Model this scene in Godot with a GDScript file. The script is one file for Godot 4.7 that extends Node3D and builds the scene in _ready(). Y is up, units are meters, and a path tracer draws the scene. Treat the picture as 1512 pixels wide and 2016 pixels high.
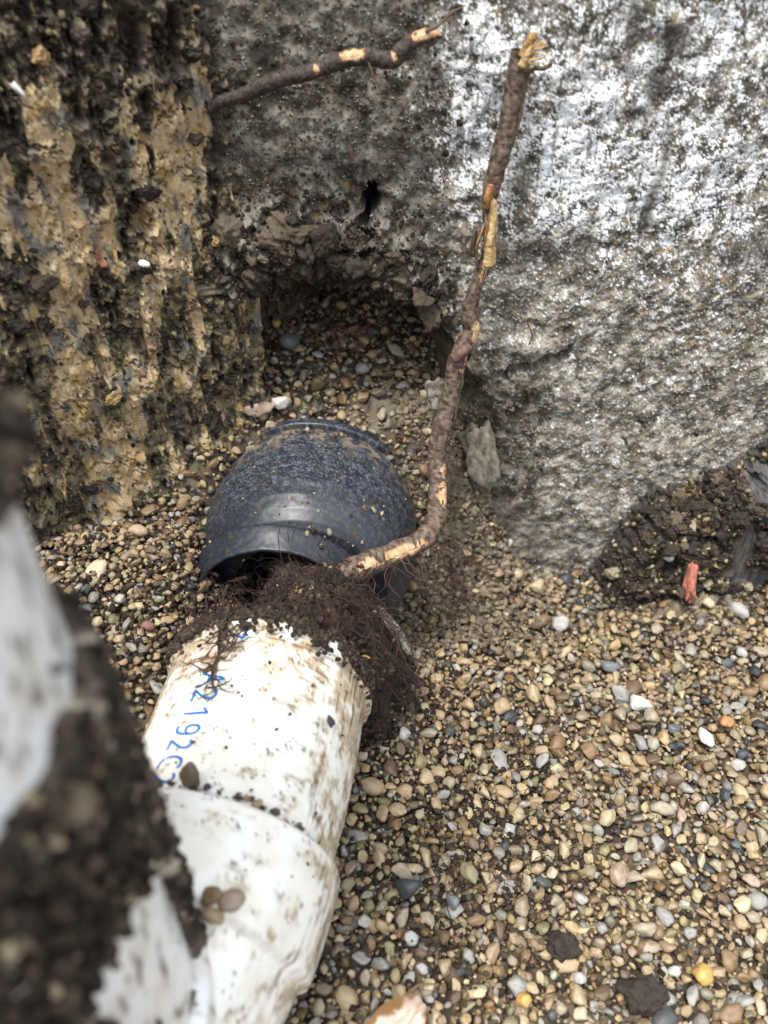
extends Node3D

# ---------------------------------------------------------------- helpers
var rng := RandomNumberGenerator.new()
var P := Vector3.ZERO          # position handed back by a sheet function
var COL := Color.WHITE         # linear vertex colour handed back by it
var taken := {}
var nowhere: Callable

func _ready() -> void:
	rng.seed = 41
	make_camera_and_light()
	make_materials()
	make_noises()
	make_gravel_bed()
	make_concrete_wall()
	make_clay_bank()
	make_soil_heap()
	make_black_fitting()
	make_white_elbow()
	make_standpipe()
	make_soil_mound()
	make_roots()
	make_pebbles()
	make_single_stones()
	make_litter()

func make_camera_and_light() -> void:
	var cam := Camera3D.new()
	cam.name = "camera"
	cam.position = Vector3(0, 0.5, 0)
	cam.rotation_degrees = Vector3(-40, 0, 0)
	cam.fov = 67.0
	cam.near = 0.01
	cam.far = 200.0
	var lens := CameraAttributesPhysical.new()
	lens.frustum_focal_length = 18.13
	lens.frustum_focus_distance = 0.53
	lens.frustum_near = 0.01
	lens.frustum_far = 200.0
	lens.exposure_aperture = 3.2
	cam.attributes = lens
	add_child(cam)
	cam.current = true
	var sky_m := ProceduralSkyMaterial.new()
	sky_m.sky_top_color = Color(0.95, 0.975, 1.0)
	sky_m.sky_horizon_color = Color(0.60, 0.63, 0.66)
	sky_m.sky_curve = 0.6
	sky_m.ground_bottom_color = Color(0.22, 0.20, 0.17)
	sky_m.ground_horizon_color = Color(0.36, 0.34, 0.31)
	var sky := Sky.new()
	sky.sky_material = sky_m
	var env := Environment.new()
	env.background_mode = Environment.BG_SKY
	env.sky = sky
	env.tonemap_mode = Environment.TONE_MAPPER_LINEAR
	env.tonemap_exposure = 2.6
	env.sdfgi_enabled = true
	env.ssao_enabled = true
	env.ssil_enabled = true
	var we := WorldEnvironment.new()
	we.name = "world_environment"
	we.environment = env
	add_child(we)
	var sun := DirectionalLight3D.new()
	sun.name = "sun"
	sun.light_energy = 0.65
	sun.light_angular_distance = 14.0
	sun.light_color = Color(1.0, 0.985, 0.96)
	sun.shadow_enabled = true
	add_child(sun)
	sun.look_at_from_position(Vector3(-0.25, 1.0, 0.26), Vector3.ZERO, Vector3.FORWARD)

func numbered(called: String) -> String:
	if not taken.has(called):
		taken[called] = 0
		return called
	taken[called] += 1
	return "%s_%03d" % [called, taken[called]]

func tag(o: Node3D, label := "", category := "", group := "", kind := "") -> Node3D:
	if label: o.set_meta("label", label)
	if category: o.set_meta("category", category)
	if group: o.set_meta("group", group)
	if kind: o.set_meta("kind", kind)
	return o

func base(called: String, at: Vector3, label := "", category := "", group := "", kind := "") -> Node3D:
	var o := Node3D.new()
	o.name = numbered(called)
	o.position = at
	add_child(o)
	return tag(o, label, category, group, kind)

func put(called: String, mesh: Mesh, m: Material, parent: Node3D = null) -> MeshInstance3D:
	var o := MeshInstance3D.new()
	o.name = called if parent else numbered(called)
	o.mesh = mesh
	o.material_override = m
	(parent if parent else self).add_child(o, true)
	return o

func lin(r: float, g: float, b: float) -> Color:
	return Color(r, g, b)

func arrays(v: PackedVector3Array, n: PackedVector3Array, c: PackedColorArray, idx: PackedInt32Array) -> ArrayMesh:
	var a := []
	a.resize(Mesh.ARRAY_MAX)
	a[Mesh.ARRAY_VERTEX] = v
	a[Mesh.ARRAY_NORMAL] = n
	a[Mesh.ARRAY_COLOR] = c
	a[Mesh.ARRAY_INDEX] = idx
	var m := ArrayMesh.new()
	m.add_surface_from_arrays(Mesh.PRIMITIVE_TRIANGLES, a)
	return m

# a grid of nu x nv points; du x dv must point out of the surface; skip(i, j) leaves a cell out
func sheet(nu: int, nv: int, f: Callable, closed_u := false) -> ArrayMesh:
	var v := PackedVector3Array()
	var n := PackedVector3Array()
	var c := PackedColorArray()
	var idx := PackedInt32Array()
	v.resize(nu * nv); n.resize(nu * nv); c.resize(nu * nv)
	for j in nv:
		for i in nu:
			f.call(i, j)
			v[j * nu + i] = P
			c[j * nu + i] = COL
	for j in nv:
		var j0 := maxi(j - 1, 0) * nu
		var j1 := mini(j + 1, nv - 1) * nu
		for i in nu:
			var i0 := i - 1
			var i1 := i + 1
			if closed_u:
				i0 = (i0 + nu - 1) % (nu - 1) if i0 < 0 else i0
				i1 = i1 % (nu - 1) if i1 > nu - 1 else i1
				if i == nu - 1: i1 = 1
				if i == 0: i0 = nu - 2
			else:
				i0 = maxi(i0, 0); i1 = mini(i1, nu - 1)
			var d := (v[j * nu + i1] - v[j * nu + i0]).cross(v[j1 + i] - v[j0 + i])
			n[j * nu + i] = d.normalized() if d.length_squared() > 1e-20 else Vector3.UP
	var k := 0
	idx.resize((nu - 1) * (nv - 1) * 6)
	for j in nv - 1:
		for i in nu - 1:
			var a := j * nu + i
			idx[k] = a; idx[k + 1] = a + nu; idx[k + 2] = a + 1
			idx[k + 3] = a + 1; idx[k + 4] = a + nu; idx[k + 5] = a + nu + 1
			k += 6
	return arrays(v, n, c, idx)

func spaced(points: Array) -> PackedFloat32Array:   # [from, to, step, from, to, step ...] -> coordinates
	var out := PackedFloat32Array()
	for k in range(0, points.size(), 3):
		var n := maxi(1, roundi((points[k + 1] - points[k]) / points[k + 2]))
		for i in n:
			out.append(lerpf(points[k], points[k + 1], float(i) / n))
	out.append(points[points.size() - 2])
	return out

func blobs(x: float, y: float, list: Array) -> float:
	var s := 0.0
	for b in list:
		var dx: float = (x - b[0]) / b[2]
		var dy: float = (y - b[1]) / b[3]
		var q := dx * dx + dy * dy
		if q < 9.0:
			s += b[4] * exp(-q)
	return s

func ramp(a: float, b: float, x: float) -> float:
	return smoothstep(a, b, x) if a < b else 1.0 - smoothstep(b, a, x)

func along(list: Array, x: float) -> float:         # [[x, y], ...] piecewise linear
	if x <= list[0][0]: return list[0][1]
	for k in range(1, list.size()):
		if x <= list[k][0]:
			return lerpf(list[k - 1][1], list[k][1], (x - list[k - 1][0]) / (list[k][0] - list[k - 1][0]))
	return list[-1][1]

# ---------------------------------------------------------------- materials
var M := {}

func mat(rough: float, spec := 0.5) -> StandardMaterial3D:
	var m := StandardMaterial3D.new()
	m.vertex_color_use_as_albedo = true
	m.roughness = rough
	m.metallic_specular = spec
	return m

func grain(freq: float, contrast: float, s: int) -> NoiseTexture2D:
	var t := NoiseTexture2D.new()
	t.width = 512; t.height = 512; t.seamless = true
	var n := FastNoiseLite.new()
	n.seed = s; n.frequency = freq; n.fractal_octaves = 4
	t.noise = n
	var g := Gradient.new()
	g.set_color(0, Color.WHITE * (1.0 - contrast))
	g.set_color(1, Color.WHITE)
	t.color_ramp = g
	return t

func relief(m: StandardMaterial3D, t: Texture2D, per_metre: float, centimetres: float) -> void:
	m.uv1_triplanar = true
	m.uv1_world_triplanar = true
	m.uv1_scale = Vector3.ONE * per_metre
	m.heightmap_enabled = true
	m.heightmap_texture = t
	m.heightmap_scale = centimetres

func make_materials() -> void:
	var g1 := grain(0.03, 1.0, 5)
	var g2 := grain(0.012, 1.0, 9)
	M.concrete = mat(0.96, 0.18); relief(M.concrete, g1, 18.0, 0.06)
	M.clay = mat(0.75, 0.4); relief(M.clay, g1, 22.0, 0.05)
	M.soil = mat(0.85, 0.35); relief(M.soil, g1, 20.0, 0.06)
	M.crumb = mat(0.85, 0.3)
	M.stone = mat(0.55, 0.5); relief(M.stone, g1, 40.0, 0.02)
	M.black = mat(0.42, 0.5); relief(M.black, g2, 15.0, 0.012)
	M.pvc = mat(0.28, 0.5); relief(M.pvc, g2, 10.0, 0.01)
	M.bark = mat(0.7, 0.4); relief(M.bark, g1, 30.0, 0.04)
	M.hair = mat(0.7, 0.4)
	M.ink = mat(0.5)
	M.leaf = mat(0.6, 0.4)
	M.leaf.backlight_enabled = true
	M.leaf.backlight = Color(0.25, 0.2, 0.15)
	for k in 8: stone_meshes.append(stone_mesh(2, 100 + k, [9, 14, 8, 18, 11, 6, 20, 13][k], 0.16, 0.45))
	crumb_mesh = stone_mesh(1, 60, 6, 0.45, 0.3)
	for k in 5: clod_meshes.append(stone_mesh(3, 200 + k * 7, 5, 0.5, 0.9))

var n_big: FastNoiseLite
var n_mid: FastNoiseLite
var n_small: FastNoiseLite
var n_fine: FastNoiseLite
var n_grit: FastNoiseLite
var n_patch: FastNoiseLite
var n_tone: FastNoiseLite
var n_hue: FastNoiseLite
var n_cell: FastNoiseLite
var n_clods: FastNoiseLite
var n_bits: FastNoiseLite
var n_cracks: FastNoiseLite
func noise(s: int, per_metre: float, octaves := 3, kind := FastNoiseLite.TYPE_SIMPLEX_SMOOTH) -> FastNoiseLite:
	var n := FastNoiseLite.new()
	n.seed = s
	n.noise_type = kind
	n.frequency = per_metre
	n.fractal_octaves = octaves
	if octaves == 1: n.fractal_type = FastNoiseLite.FRACTAL_NONE
	return n

func make_noises() -> void:
	n_big = noise(1, 14.0, 3)
	n_mid = noise(2, 55.0, 3)
	n_small = noise(3, 125.0, 3)
	n_fine = noise(4, 330.0, 2)
	n_grit = noise(5, 700.0, 1)
	n_patch = noise(6, 80.0, 4)
	n_tone = noise(7, 35.0, 4)
	n_hue = noise(8, 120.0, 3)
	n_cell = noise(9, 190.0, 1, FastNoiseLite.TYPE_CELLULAR)
	n_clods = noise(10, 110.0, 1, FastNoiseLite.TYPE_CELLULAR)
	n_bits = noise(11, 260.0, 1, FastNoiseLite.TYPE_CELLULAR)
	n_cracks = noise(12, 85.0, 1, FastNoiseLite.TYPE_CELLULAR)
	n_cracks.cellular_return_type = FastNoiseLite.RETURN_DISTANCE2_SUB
	for k: FastNoiseLite in [n_cell, n_clods, n_bits]:
		k.cellular_return_type = FastNoiseLite.RETURN_DISTANCE
		k.cellular_jitter = 1.0

# ---------------------------------------------------------------- the ground of the pit
func bed(x: float, z: float) -> float:               # smooth height of the gravel
	var back := 0.168 * ramp(0.145, 0.035, x) * ramp(-0.440, -0.507, z)
	var left := 0.128 * ramp(-0.055, -0.155, x) * ramp(-0.12, -0.45, z)
	var y := back + left * (1.0 - back / 0.168 * 0.9) + 0.028 * ramp(0.10, -0.02, x) * ramp(-0.44, -0.36, z)
	if z < -0.505:
		y += (-0.505 - z) * 0.70 * ramp(0.115, 0.07, x)
	y += 0.03 * ramp(0.22, 0.34, x) * ramp(-0.40, -0.50, z)
	return y + n_big.get_noise_2d(x, z) * 0.008

func muddy(x: float, z: float) -> float:             # where earth covers the gravel
	var b := blobs(x, z, [[0.055, -0.49, 0.04, 0.05, 0.75], [-0.005, -0.515, 0.03, 0.015, 0.6], [0.27, -0.47, 0.07, 0.03, 0.8], [0.012, -0.36, 0.02, 0.05, 0.8], [-0.06, -0.575, 0.07, 0.03, 0.35]])
	return clampf(b + n_patch.get_noise_2d(x, z) * 0.5, 0.0, 1.0)

func make_gravel_bed() -> void:
	var bed_root := base("gravel_bed", Vector3.ZERO, "bed of rounded tan pea gravel on the floor of the dug pit", "ground", "", "structure")
	var zs := spaced([-0.75, -0.64, 0.008, -0.64, -0.02, 0.0020, -0.02, 0.14, 0.008, 0.14, 2.0, 0.06])
	var xs := spaced([-1.2, -0.28, 0.04, -0.28, 0.42, 0.0020, 0.42, 0.5, 0.008, 0.5, 1.6, 0.05])
	var f := func(i: int, j: int) -> void:
		var x := xs[j]
		var z := zs[i]
		var mud := muddy(x, z)
		var y := bed(x, z) - 0.007 + mud * 0.010 + n_small.get_noise_2d(x, z) * 0.004 + n_fine.get_noise_2d(x, z) * 0.0012 * (0.3 + mud)
		y += mud * ((0.5 - n_clods.get_noise_3d(x, y, z)) * 0.004 + n_mid.get_noise_3d(x, y, z) * 0.005)
		P = Vector3(x, y, z)
		var t: float = n_tone.get_noise_2d(x, z)
		var h: float = n_hue.get_noise_3d(x + 3.0, y, z)
		COL = lin(0.045, 0.035, 0.025).lerp(lin(0.13, 0.10, 0.068), clampf(0.5 + t + h * 0.6, 0.0, 1.0)).lerp(lin(0.19, 0.155, 0.115), clampf(mud * (0.55 + t * 1.2 + h * 0.9), 0.0, 1.0))
	put("soil_between", sheet(zs.size(), xs.size(), f), M.soil, bed_root)

# ---------------------------------------------------------------- concrete wall
const WALL_Z := -0.507
const CAVE_TOP := [[-0.30, 0.26], [-0.104, 0.272], [-0.085, 0.290], [-0.06, 0.298], [-0.02, 0.290], [0.0, 0.283], [0.018, 0.272], [0.04, 0.256], [0.06, 0.226], [0.078, 0.196], [0.095, 0.172], [0.118, 0.13], [0.13, -0.05], [0.4, -0.2]]

func cave(x: float, y: float) -> float:              # how far the wall is broken away under its edge
	var d := along(CAVE_TOP, x + n_mid.get_noise_2d(x, y) * 0.006) - y + n_patch.get_noise_2d(x * 1.3, y) * 0.009 + n_mid.get_noise_2d(x + 4.0, y) * 0.010
	return d * 0.75

func wall_point(x: float, y: float) -> void:
	var c := cave(x, y)
	var earth := clampf(ramp(0.050, 0.005, x + n_mid.get_noise_2d(x, y) * 0.03 + n_small.get_noise_2d(x, y * 0.5) * 0.02 - (y - 0.40) * 0.10) * 1.0 + blobs(x, y, [[0.03, 0.30, 0.02, 0.03, 0.6], [-0.03, 0.32, 0.06, 0.03, 0.5], [0.095, 0.185, 0.025, 0.03, 0.9], [0.085, 0.12, 0.03, 0.05, 1.0], [0.115, 0.06, 0.025, 0.04, 0.6], [0.135, 0.03, 0.03, 0.03, 0.4]]), 0.0, 1.0)
	var a := x * 0.94 + y * 0.34
	var b := -x * 0.34 + y * 0.94
	var p: float = n_patch.get_noise_2d(x * 0.8, y * 0.7)
	var t: float = n_tone.get_noise_2d(x, y)
	var s: float = n_small.get_noise_2d(a * 0.9, b * 1.2)
	var fi: float = n_fine.get_noise_2d(a * 1.1, b * 1.4)
	var gr: float = n_grit.get_noise_2d(a, b * 1.3)
	var cell: float = n_cell.get_noise_2d(a, b * 1.15)
	var streak: float = n_small.get_noise_2d(x * 2.2 + 5.0, y * 0.16)
	# limewash left on the upper right
	var bias := blobs(x, y, [[0.05, 0.405, 0.022, 0.04, 0.8], [0.119, 0.40, 0.05, 0.04, 0.55], [0.20, 0.43, 0.05, 0.03, 0.45], [0.205, 0.35, 0.04, 0.04, 0.6], [0.115, 0.352, 0.04, 0.035, 0.62], [0.06, 0.355, 0.015, 0.02, 0.35], [0.16, 0.335, 0.04, 0.03, 0.4], [0.22, 0.28, 0.06, 0.03, 0.14], [0.24, 0.40, 0.03, 0.03, -0.15], [0.14, 0.375, 0.02, 0.02, -0.12], [0.11, 0.24, 0.06, 0.04, -0.10]])
	var white := smoothstep(0.06, 0.26, p * 0.55 + n_mid.get_noise_2d(x + 8.0, y * 0.7) * 0.7 + s * 0.6 + fi * 0.9 + gr * 0.35 + streak * 0.22 + bias - 0.33 - ramp(0.33, 0.24, y) * 0.26 - ramp(0.17, 0.10, y) * 0.15 - earth * 0.5)
	var stain := blobs(x, y, [[0.16, 0.40, 0.006, 0.012, 1.0], [0.164, 0.424, 0.009, 0.007, 1.0], [0.150, 0.385, 0.010, 0.004, 0.8], [0.17, 0.327, 0.0035, 0.02, 0.9], [0.174, 0.36, 0.003, 0.016, 0.6], [0.056, 0.366, 0.0038, 0.005, 1.0], [0.14, 0.43, 0.004, 0.02, 0.8], [0.085, 0.345, 0.008, 0.010, 0.5], [0.17, 0.25, 0.005, 0.012, 0.5], [0.25, 0.30, 0.03, 0.012, 0.5], [0.10, 0.30, 0.018, 0.008, 0.5], [0.135, 0.31, 0.005, 0.02, 0.5]])
	stain = clampf((stain * (1.2 + s) + smoothstep(0.22, 0.45, streak * 0.8 + n_mid.get_noise_2d(x, y * 0.5) * 0.4) * 0.5 * ramp(0.2, 0.3, y)), 0.0, 1.0)
	white *= (1.0 - stain) * (1.0 - earth * 0.93)
	var rough := lerpf(0.85, 0.5, white) * (1.0 - earth * 0.45) * lerpf(0.7, 1.0, ramp(0.1, 0.3, y))
	var z: float = n_big.get_noise_2d(x, y) * 0.004 + n_mid.get_noise_2d(x, y) * 0.0016 + (s * 0.0012 + fi * 0.0005 + gr * 0.00025 + (0.5 - cell) * 0.0005) * rough
	z += earth * (p * 0.002 + (0.5 - n_clods.get_noise_2d(x, y)) * 0.0006)
	z -= stain * 0.0008
	# crack and broken lip beside the undercut
	var crack := x * 0.94 + (y - 0.213) * 0.34
	var lip := absf((y - 0.214) - (x - 0.10) * 0.36 + s * 0.006)
	z -= 0.009 * ramp(0.0045, 0.0015, lip) * ramp(0.068, 0.08, crack) * ramp(0.14, 0.122, crack)
	z -= 0.010 * blobs(x, y, [[0.108, 0.185, 0.008, 0.006, 1.0], [0.124, 0.168, 0.009, 0.005, 0.9]]) * (0.7 + s)
	z += 0.006 * blobs(x, y, [[0.105, 0.232, 0.02, 0.008, 1.0]])
	z += 0.004 * exp(-pow(pow(absf(x + 0.009) / 0.014, 2.0) + pow((y - 0.333) / 0.022, 2.0) - 1.0, 2.0) * 2.0) * (0.7 + p * 1.5)
	# the deep hole in the earth and the hollow below
	z -= 0.05 * ramp(1.0, 0.75, pow(absf((x + 0.009 - (y - 0.335) * 0.2) / 0.0065), 2.0) + pow((y - 0.333) / 0.015, 2.0) + s * 0.9 + n_mid.get_noise_2d(x, y) * 1.2)
	var depth := 0.125 * ramp(0.055, 0.015, x) + 0.018 * ramp(0.10, 0.06, x)
	z -= depth * smoothstep(0.0, 0.012 + depth * (0.30 + 0.35 * ramp(-0.03, -0.08, x)), c)
	z += 0.013 * ramp(0.03, 0.0, absf(c + 0.010)) * ramp(0.06, 0.02, x) * (0.7 + p)
	P = Vector3(x, y, WALL_Z + z)
	# colours
	var grey := lin(0.15, 0.13, 0.105).lerp(lin(0.36, 0.33, 0.285), clampf(0.5 + t * 1.5 + p * 0.7 + s * 0.4, 0.0, 1.0))
	grey = grey.lerp(lin(0.055, 0.05, 0.042), clampf(smoothstep(0.12, 0.5, -s * 0.6 - fi * 0.6 - gr * 0.3) + smoothstep(0.10, 0.4, -p) * 0.6, 0.0, 0.8))
	grey = grey.lerp(lin(0.30, 0.22, 0.12), clampf(smoothstep(0.2, 0.5, n_hue.get_noise_2d(x, y)) * 0.6, 0.0, 1.0))
	grey = grey.lerp(lin(0.56, 0.545, 0.51), 0.9 * smoothstep(0.28, 0.54, fi * 0.7 + gr * 0.4 + s * 0.3))
	var dirt := lin(0.042, 0.034, 0.027).lerp(lin(0.215, 0.195, 0.165), clampf(0.32 + t * 1.1 + p * 0.4 + s * 0.2 + blobs(x, y, [[-0.055, 0.372, 0.03, 0.03, 0.35], [0.0, 0.385, 0.03, 0.03, 0.25], [-0.03, 0.43, 0.05, 0.03, 0.3], [0.03, 0.33, 0.02, 0.04, 0.35]]) + fi * 0.3, 0.0, 1.0))
	dirt = dirt.lerp(lin(0.11, 0.075, 0.045), smoothstep(0.15, 0.5, n_hue.get_noise_2d(x + 1.0, y)) * 0.7)
	COL = grey.lerp(dirt, earth)
	COL = COL.lerp(lin(0.80, 0.815, 0.84), white * (0.80 + 0.2 * ramp(-0.2, 0.3, fi + s)))
	COL = COL.lerp(lin(0.045, 0.043, 0.045), stain * 0.8)
	var loam := lin(0.055, 0.044, 0.033).lerp(lin(0.15, 0.12, 0.085), clampf(0.45 + t + s * 0.6 + fi * 0.3, 0.0, 1.0))
	COL = COL.lerp(loam, smoothstep(-0.002, 0.002, c + p * 0.012 + s * 0.004) * ramp(0.10, 0.07, x + p * 0.02))

func make_concrete_wall() -> void:
	var root := base("concrete_wall", Vector3(0, 0, WALL_Z), "rough grey concrete foundation wall with remains of white limewash and dark stains", "wall")
	var xs := spaced([-0.30, -0.115, 0.01, -0.115, 0.36, 0.00098, 0.36, 0.42, 0.004, 0.42, 1.6, 0.04])
	var ys := spaced([-0.05, 0.0, 0.01, 0.0, 0.46, 0.00098, 0.46, 0.50, 0.004, 0.50, 0.64, 0.02])
	var f := func(i: int, j: int) -> void:
		wall_point(xs[i], ys[j])
		P.z -= WALL_Z
	put("wall_face", sheet(xs.size(), ys.size(), f), M.concrete, root)
	var core := BoxMesh.new()
	core.size = Vector3(1.9, 0.68, 0.20)
	var mc := StandardMaterial3D.new()
	mc.albedo_color = Color(0.42, 0.41, 0.39)
	mc.roughness = 0.95
	put("wall_core", core, mc, root).position = Vector3(0.65, 0.28, -0.28)
	# earth crumbs clinging to the dirty part of the face
	var spots := []
	for k in 5200:
		var x := rng.randf_range(-0.10, 0.05)
		var y := rng.randf_range(0.255, 0.46)
		var c := cave(x, y)
		var near := ramp(-0.05, -0.005, c) * 0.9 + 0.03
		if rng.randf() > near * (0.6 + n_patch.get_noise_2d(x, y)): continue
		wall_point(x, y)
		spots.append([P - Vector3(0, 0, WALL_Z) + Vector3(0, 0, 0.0008), rng.randf_range(0.0006, 0.0022), soil_tone()])
	for k in 3800:
		var x := rng.randf_range(-0.10, 0.04)
		var y := rng.randf_range(0.28, 0.455)
		wall_point(x, y)
		spots.append([P - Vector3(0, 0, WALL_Z), rng.randf_range(0.0003, 0.0010), lin(0.03, 0.024, 0.02).lerp(lin(0.26, 0.24, 0.20), pow(rng.randf(), 2.0))])
	for k in 1500:
		var x := rng.randf_range(0.06, 0.13)
		var y := rng.randf_range(0.09, 0.20)
		wall_point(x, y)
		if rng.randf() > 0.3 + n_patch.get_noise_2d(x, y): continue
		spots.append([P - Vector3(0, 0, WALL_Z) + Vector3(0, 0, 0.0005), rng.randf_range(0.0006, 0.0022), soil_tone().lerp(lin(0.16, 0.14, 0.11), rng.randf())])
	crumbs("earth_crumbs", spots, root)
	for k in 84:                                     # lumps of earth one can tell apart, hanging over the hollow
		var x := rng.randf_range(-0.09, 0.035)
		var y := along(CAVE_TOP, x) + rng.randf_range(-0.006, 0.028)
		wall_point(x, y)
		var o := put("clod", clod_meshes[rng.randi() % clod_meshes.size()], clod_material(["soil", "earth", "mud"][rng.randi() % 3]), root)
		o.transform = Transform3D(tumble(rng.randf_range(0.0028, 0.0062) if k > 26 else rng.randf_range(0.006, 0.010)), Vector3(P.x, P.y, P.z - WALL_Z))

func soil_tone() -> Color:
	return lin(0.022, 0.016, 0.013).lerp(lin(0.085, 0.062, 0.043), pow(rng.randf(), 2.6))

# ---------------------------------------------------------------- crumbs, stones
var stone_meshes: Array[ArrayMesh] = []
var crumb_mesh: ArrayMesh
var clod_meshes: Array[ArrayMesh] = []
var tones := {}

func tone_material(key: String) -> StandardMaterial3D:
	if not tones.has(key):
		var c: Color = {
			"soil": lin(0.035, 0.027, 0.021), "earth": lin(0.07, 0.053, 0.038), "mud": lin(0.11, 0.085, 0.06), "clay": lin(0.34, 0.23, 0.11), "ochre": lin(0.40, 0.27, 0.09), "pale": lin(0.50, 0.48, 0.43),
			"white": lin(0.64, 0.64, 0.62), "cream": lin(0.48, 0.40, 0.27), "tan": lin(0.33, 0.245, 0.15), "sand": lin(0.38, 0.30, 0.185), "beige": lin(0.30, 0.25, 0.18), "brown": lin(0.20, 0.13, 0.07), "umber": lin(0.13, 0.088, 0.055),
			"grey": lin(0.26, 0.25, 0.23), "ash": lin(0.36, 0.35, 0.33), "slate": lin(0.10, 0.11, 0.12), "dark": lin(0.045, 0.05, 0.055), "blue": lin(0.15, 0.16, 0.175), "olive": lin(0.22, 0.20, 0.11), "orange": lin(0.42, 0.20, 0.09),
			"amber": lin(0.48, 0.29, 0.09), "pink": lin(0.33, 0.24, 0.185), "red": lin(0.17, 0.075, 0.06), "brick": lin(0.52, 0.17, 0.13)}[key]
		var m: StandardMaterial3D = M.stone.duplicate()
		m.albedo_color = c.linear_to_srgb()
		tones[key] = m
	return tones[key]

const MIX := ["sand", "tan", "beige", "cream", "tan", "beige", "grey", "ash", "sand", "brown", "umber", "grey", "slate", "beige", "tan", "cream", "ash", "brown", "olive", "dark", "tan", "pink", "sand", "sand", "beige", "grey", "umber", "brown", "beige", "tan", "tan", "sand", "beige", "brown", "grey", "tan", "sand", "tan", "beige", "umber", "brown"]

func clod_material(key: String) -> StandardMaterial3D:
	var k := key + " earth"
	if not tones.has(k):
		var m: StandardMaterial3D = M.soil.duplicate()
		m.albedo_color = tone_material(key).albedo_color
		tones[k] = m
	return tones[k]

func ico(level: int) -> Array:
	var t := (1.0 + sqrt(5.0)) / 2.0
	var v := PackedVector3Array([Vector3(-1, t, 0), Vector3(1, t, 0), Vector3(-1, -t, 0), Vector3(1, -t, 0), Vector3(0, -1, t), Vector3(0, 1, t), Vector3(0, -1, -t), Vector3(0, 1, -t), Vector3(t, 0, -1), Vector3(t, 0, 1), Vector3(-t, 0, -1), Vector3(-t, 0, 1)])
	var f := [0, 11, 5, 0, 5, 1, 0, 1, 7, 0, 7, 10, 0, 10, 11, 1, 5, 9, 5, 11, 4, 11, 10, 2, 10, 7, 6, 7, 1, 8, 3, 9, 4, 3, 4, 2, 3, 2, 6, 3, 6, 8, 3, 8, 9, 4, 9, 5, 2, 4, 11, 6, 2, 10, 8, 6, 7, 9, 8, 1]
	for i in v.size(): v[i] = v[i].normalized()
	for l in level:
		var mids := {}
		var g := []
		for k in range(0, f.size(), 3):
			var m := []
			for e in 3:
				var a: int = f[k + e]
				var b: int = f[k + (e + 1) % 3]
				var key := mini(a, b) * 100000 + maxi(a, b)
				if not mids.has(key):
					mids[key] = v.size()
					v.append((v[a] + v[b]).normalized())
				m.append(mids[key])
			g.append_array([f[k], m[0], m[2], f[k + 1], m[1], m[0], f[k + 2], m[2], m[1], m[0], m[1], m[2]])
		f = g
	return [v, f]

func stone_mesh(level: int, s: int, planes: int, lumps: float, speckle: float) -> ArrayMesh:
	var r := RandomNumberGenerator.new()
	r.seed = s
	var d := ico(level)
	var v: PackedVector3Array = d[0]
	var cuts := []
	for k in planes:
		var n := Vector3(r.randfn(), r.randfn(), r.randfn()).normalized()
		cuts.append([n, r.randf_range(0.48, 0.88)])
	var nn := noise(s, 1.3, 3)
	var n2 := noise(s + 50, 4.5, 2)
	var c := PackedColorArray()
	for i in v.size():
		var u := v[i]
		var rad := 1.0
		for q in cuts:
			var e: float = u.dot(q[0])
			if e > 0.05:
				var lim: float = q[1] / e
				rad = minf(rad, lerpf(lim, rad, 0.06)) if lim < rad else rad
		rad *= 1.0 + nn.get_noise_3dv(u) * lumps
		v[i] = u * rad
		var t := 1.0 + (nn.get_noise_3dv(u * 1.7 + Vector3.ONE) * 0.5 + n2.get_noise_3dv(u)) * speckle
		c.append(Color(t, t * (1.0 - 0.03 * speckle), t * (1.0 - 0.08 * speckle)))
	var idx := PackedInt32Array(d[1])
	for k in range(0, idx.size(), 3):               # Godot's front faces run clockwise
		var a := v[idx[k]]
		if (v[idx[k + 2]] - a).cross(v[idx[k + 1]] - a).dot(a) < 0.0:
			var t := idx[k + 1]
			idx[k + 1] = idx[k + 2]
			idx[k + 2] = t
	var n := PackedVector3Array()
	n.resize(v.size())
	for k in range(0, idx.size(), 3):
		var a := v[idx[k]]
		var w := (v[idx[k + 2]] - a).cross(v[idx[k + 1]] - a)
		for e in 3: n[idx[k + e]] += w
	for i in n.size(): n[i] = n[i].normalized()
	return arrays(v, n, c, idx)

func tumble(r: float, flat := 0.0) -> Basis:
	var b := Basis(Vector3(rng.randfn(), rng.randfn() , rng.randfn()).normalized(), rng.randf() * TAU) if flat <= 0.0 else Basis(Vector3.UP, rng.randf() * TAU) * Basis(Vector3.RIGHT, rng.randfn() * 0.35) * Basis(Vector3.BACK, rng.randfn() * 0.35)
	return b * Basis.from_scale(Vector3(rng.randf_range(1.0, 1.6), rng.randf_range(0.65, 1.0), rng.randf_range(0.85, 1.15)) * r)

func crumbs(called: String, spots: Array, parent: Node3D, label := "", category := "") -> MultiMeshInstance3D:
	var mm := MultiMesh.new()
	mm.transform_format = MultiMesh.TRANSFORM_3D
	mm.use_colors = true
	mm.mesh = crumb_mesh
	mm.instance_count = spots.size()
	for k in spots.size():
		mm.set_instance_transform(k, Transform3D(tumble(spots[k][1]), spots[k][0]))
		mm.set_instance_color(k, spots[k][2])
	var o := MultiMeshInstance3D.new()
	o.name = called if parent else numbered(called)
	o.multimesh = mm
	o.material_override = M.crumb
	(parent if parent else self).add_child(o, true)
	tag(o, label, category, "", "stuff")
	return o

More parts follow.
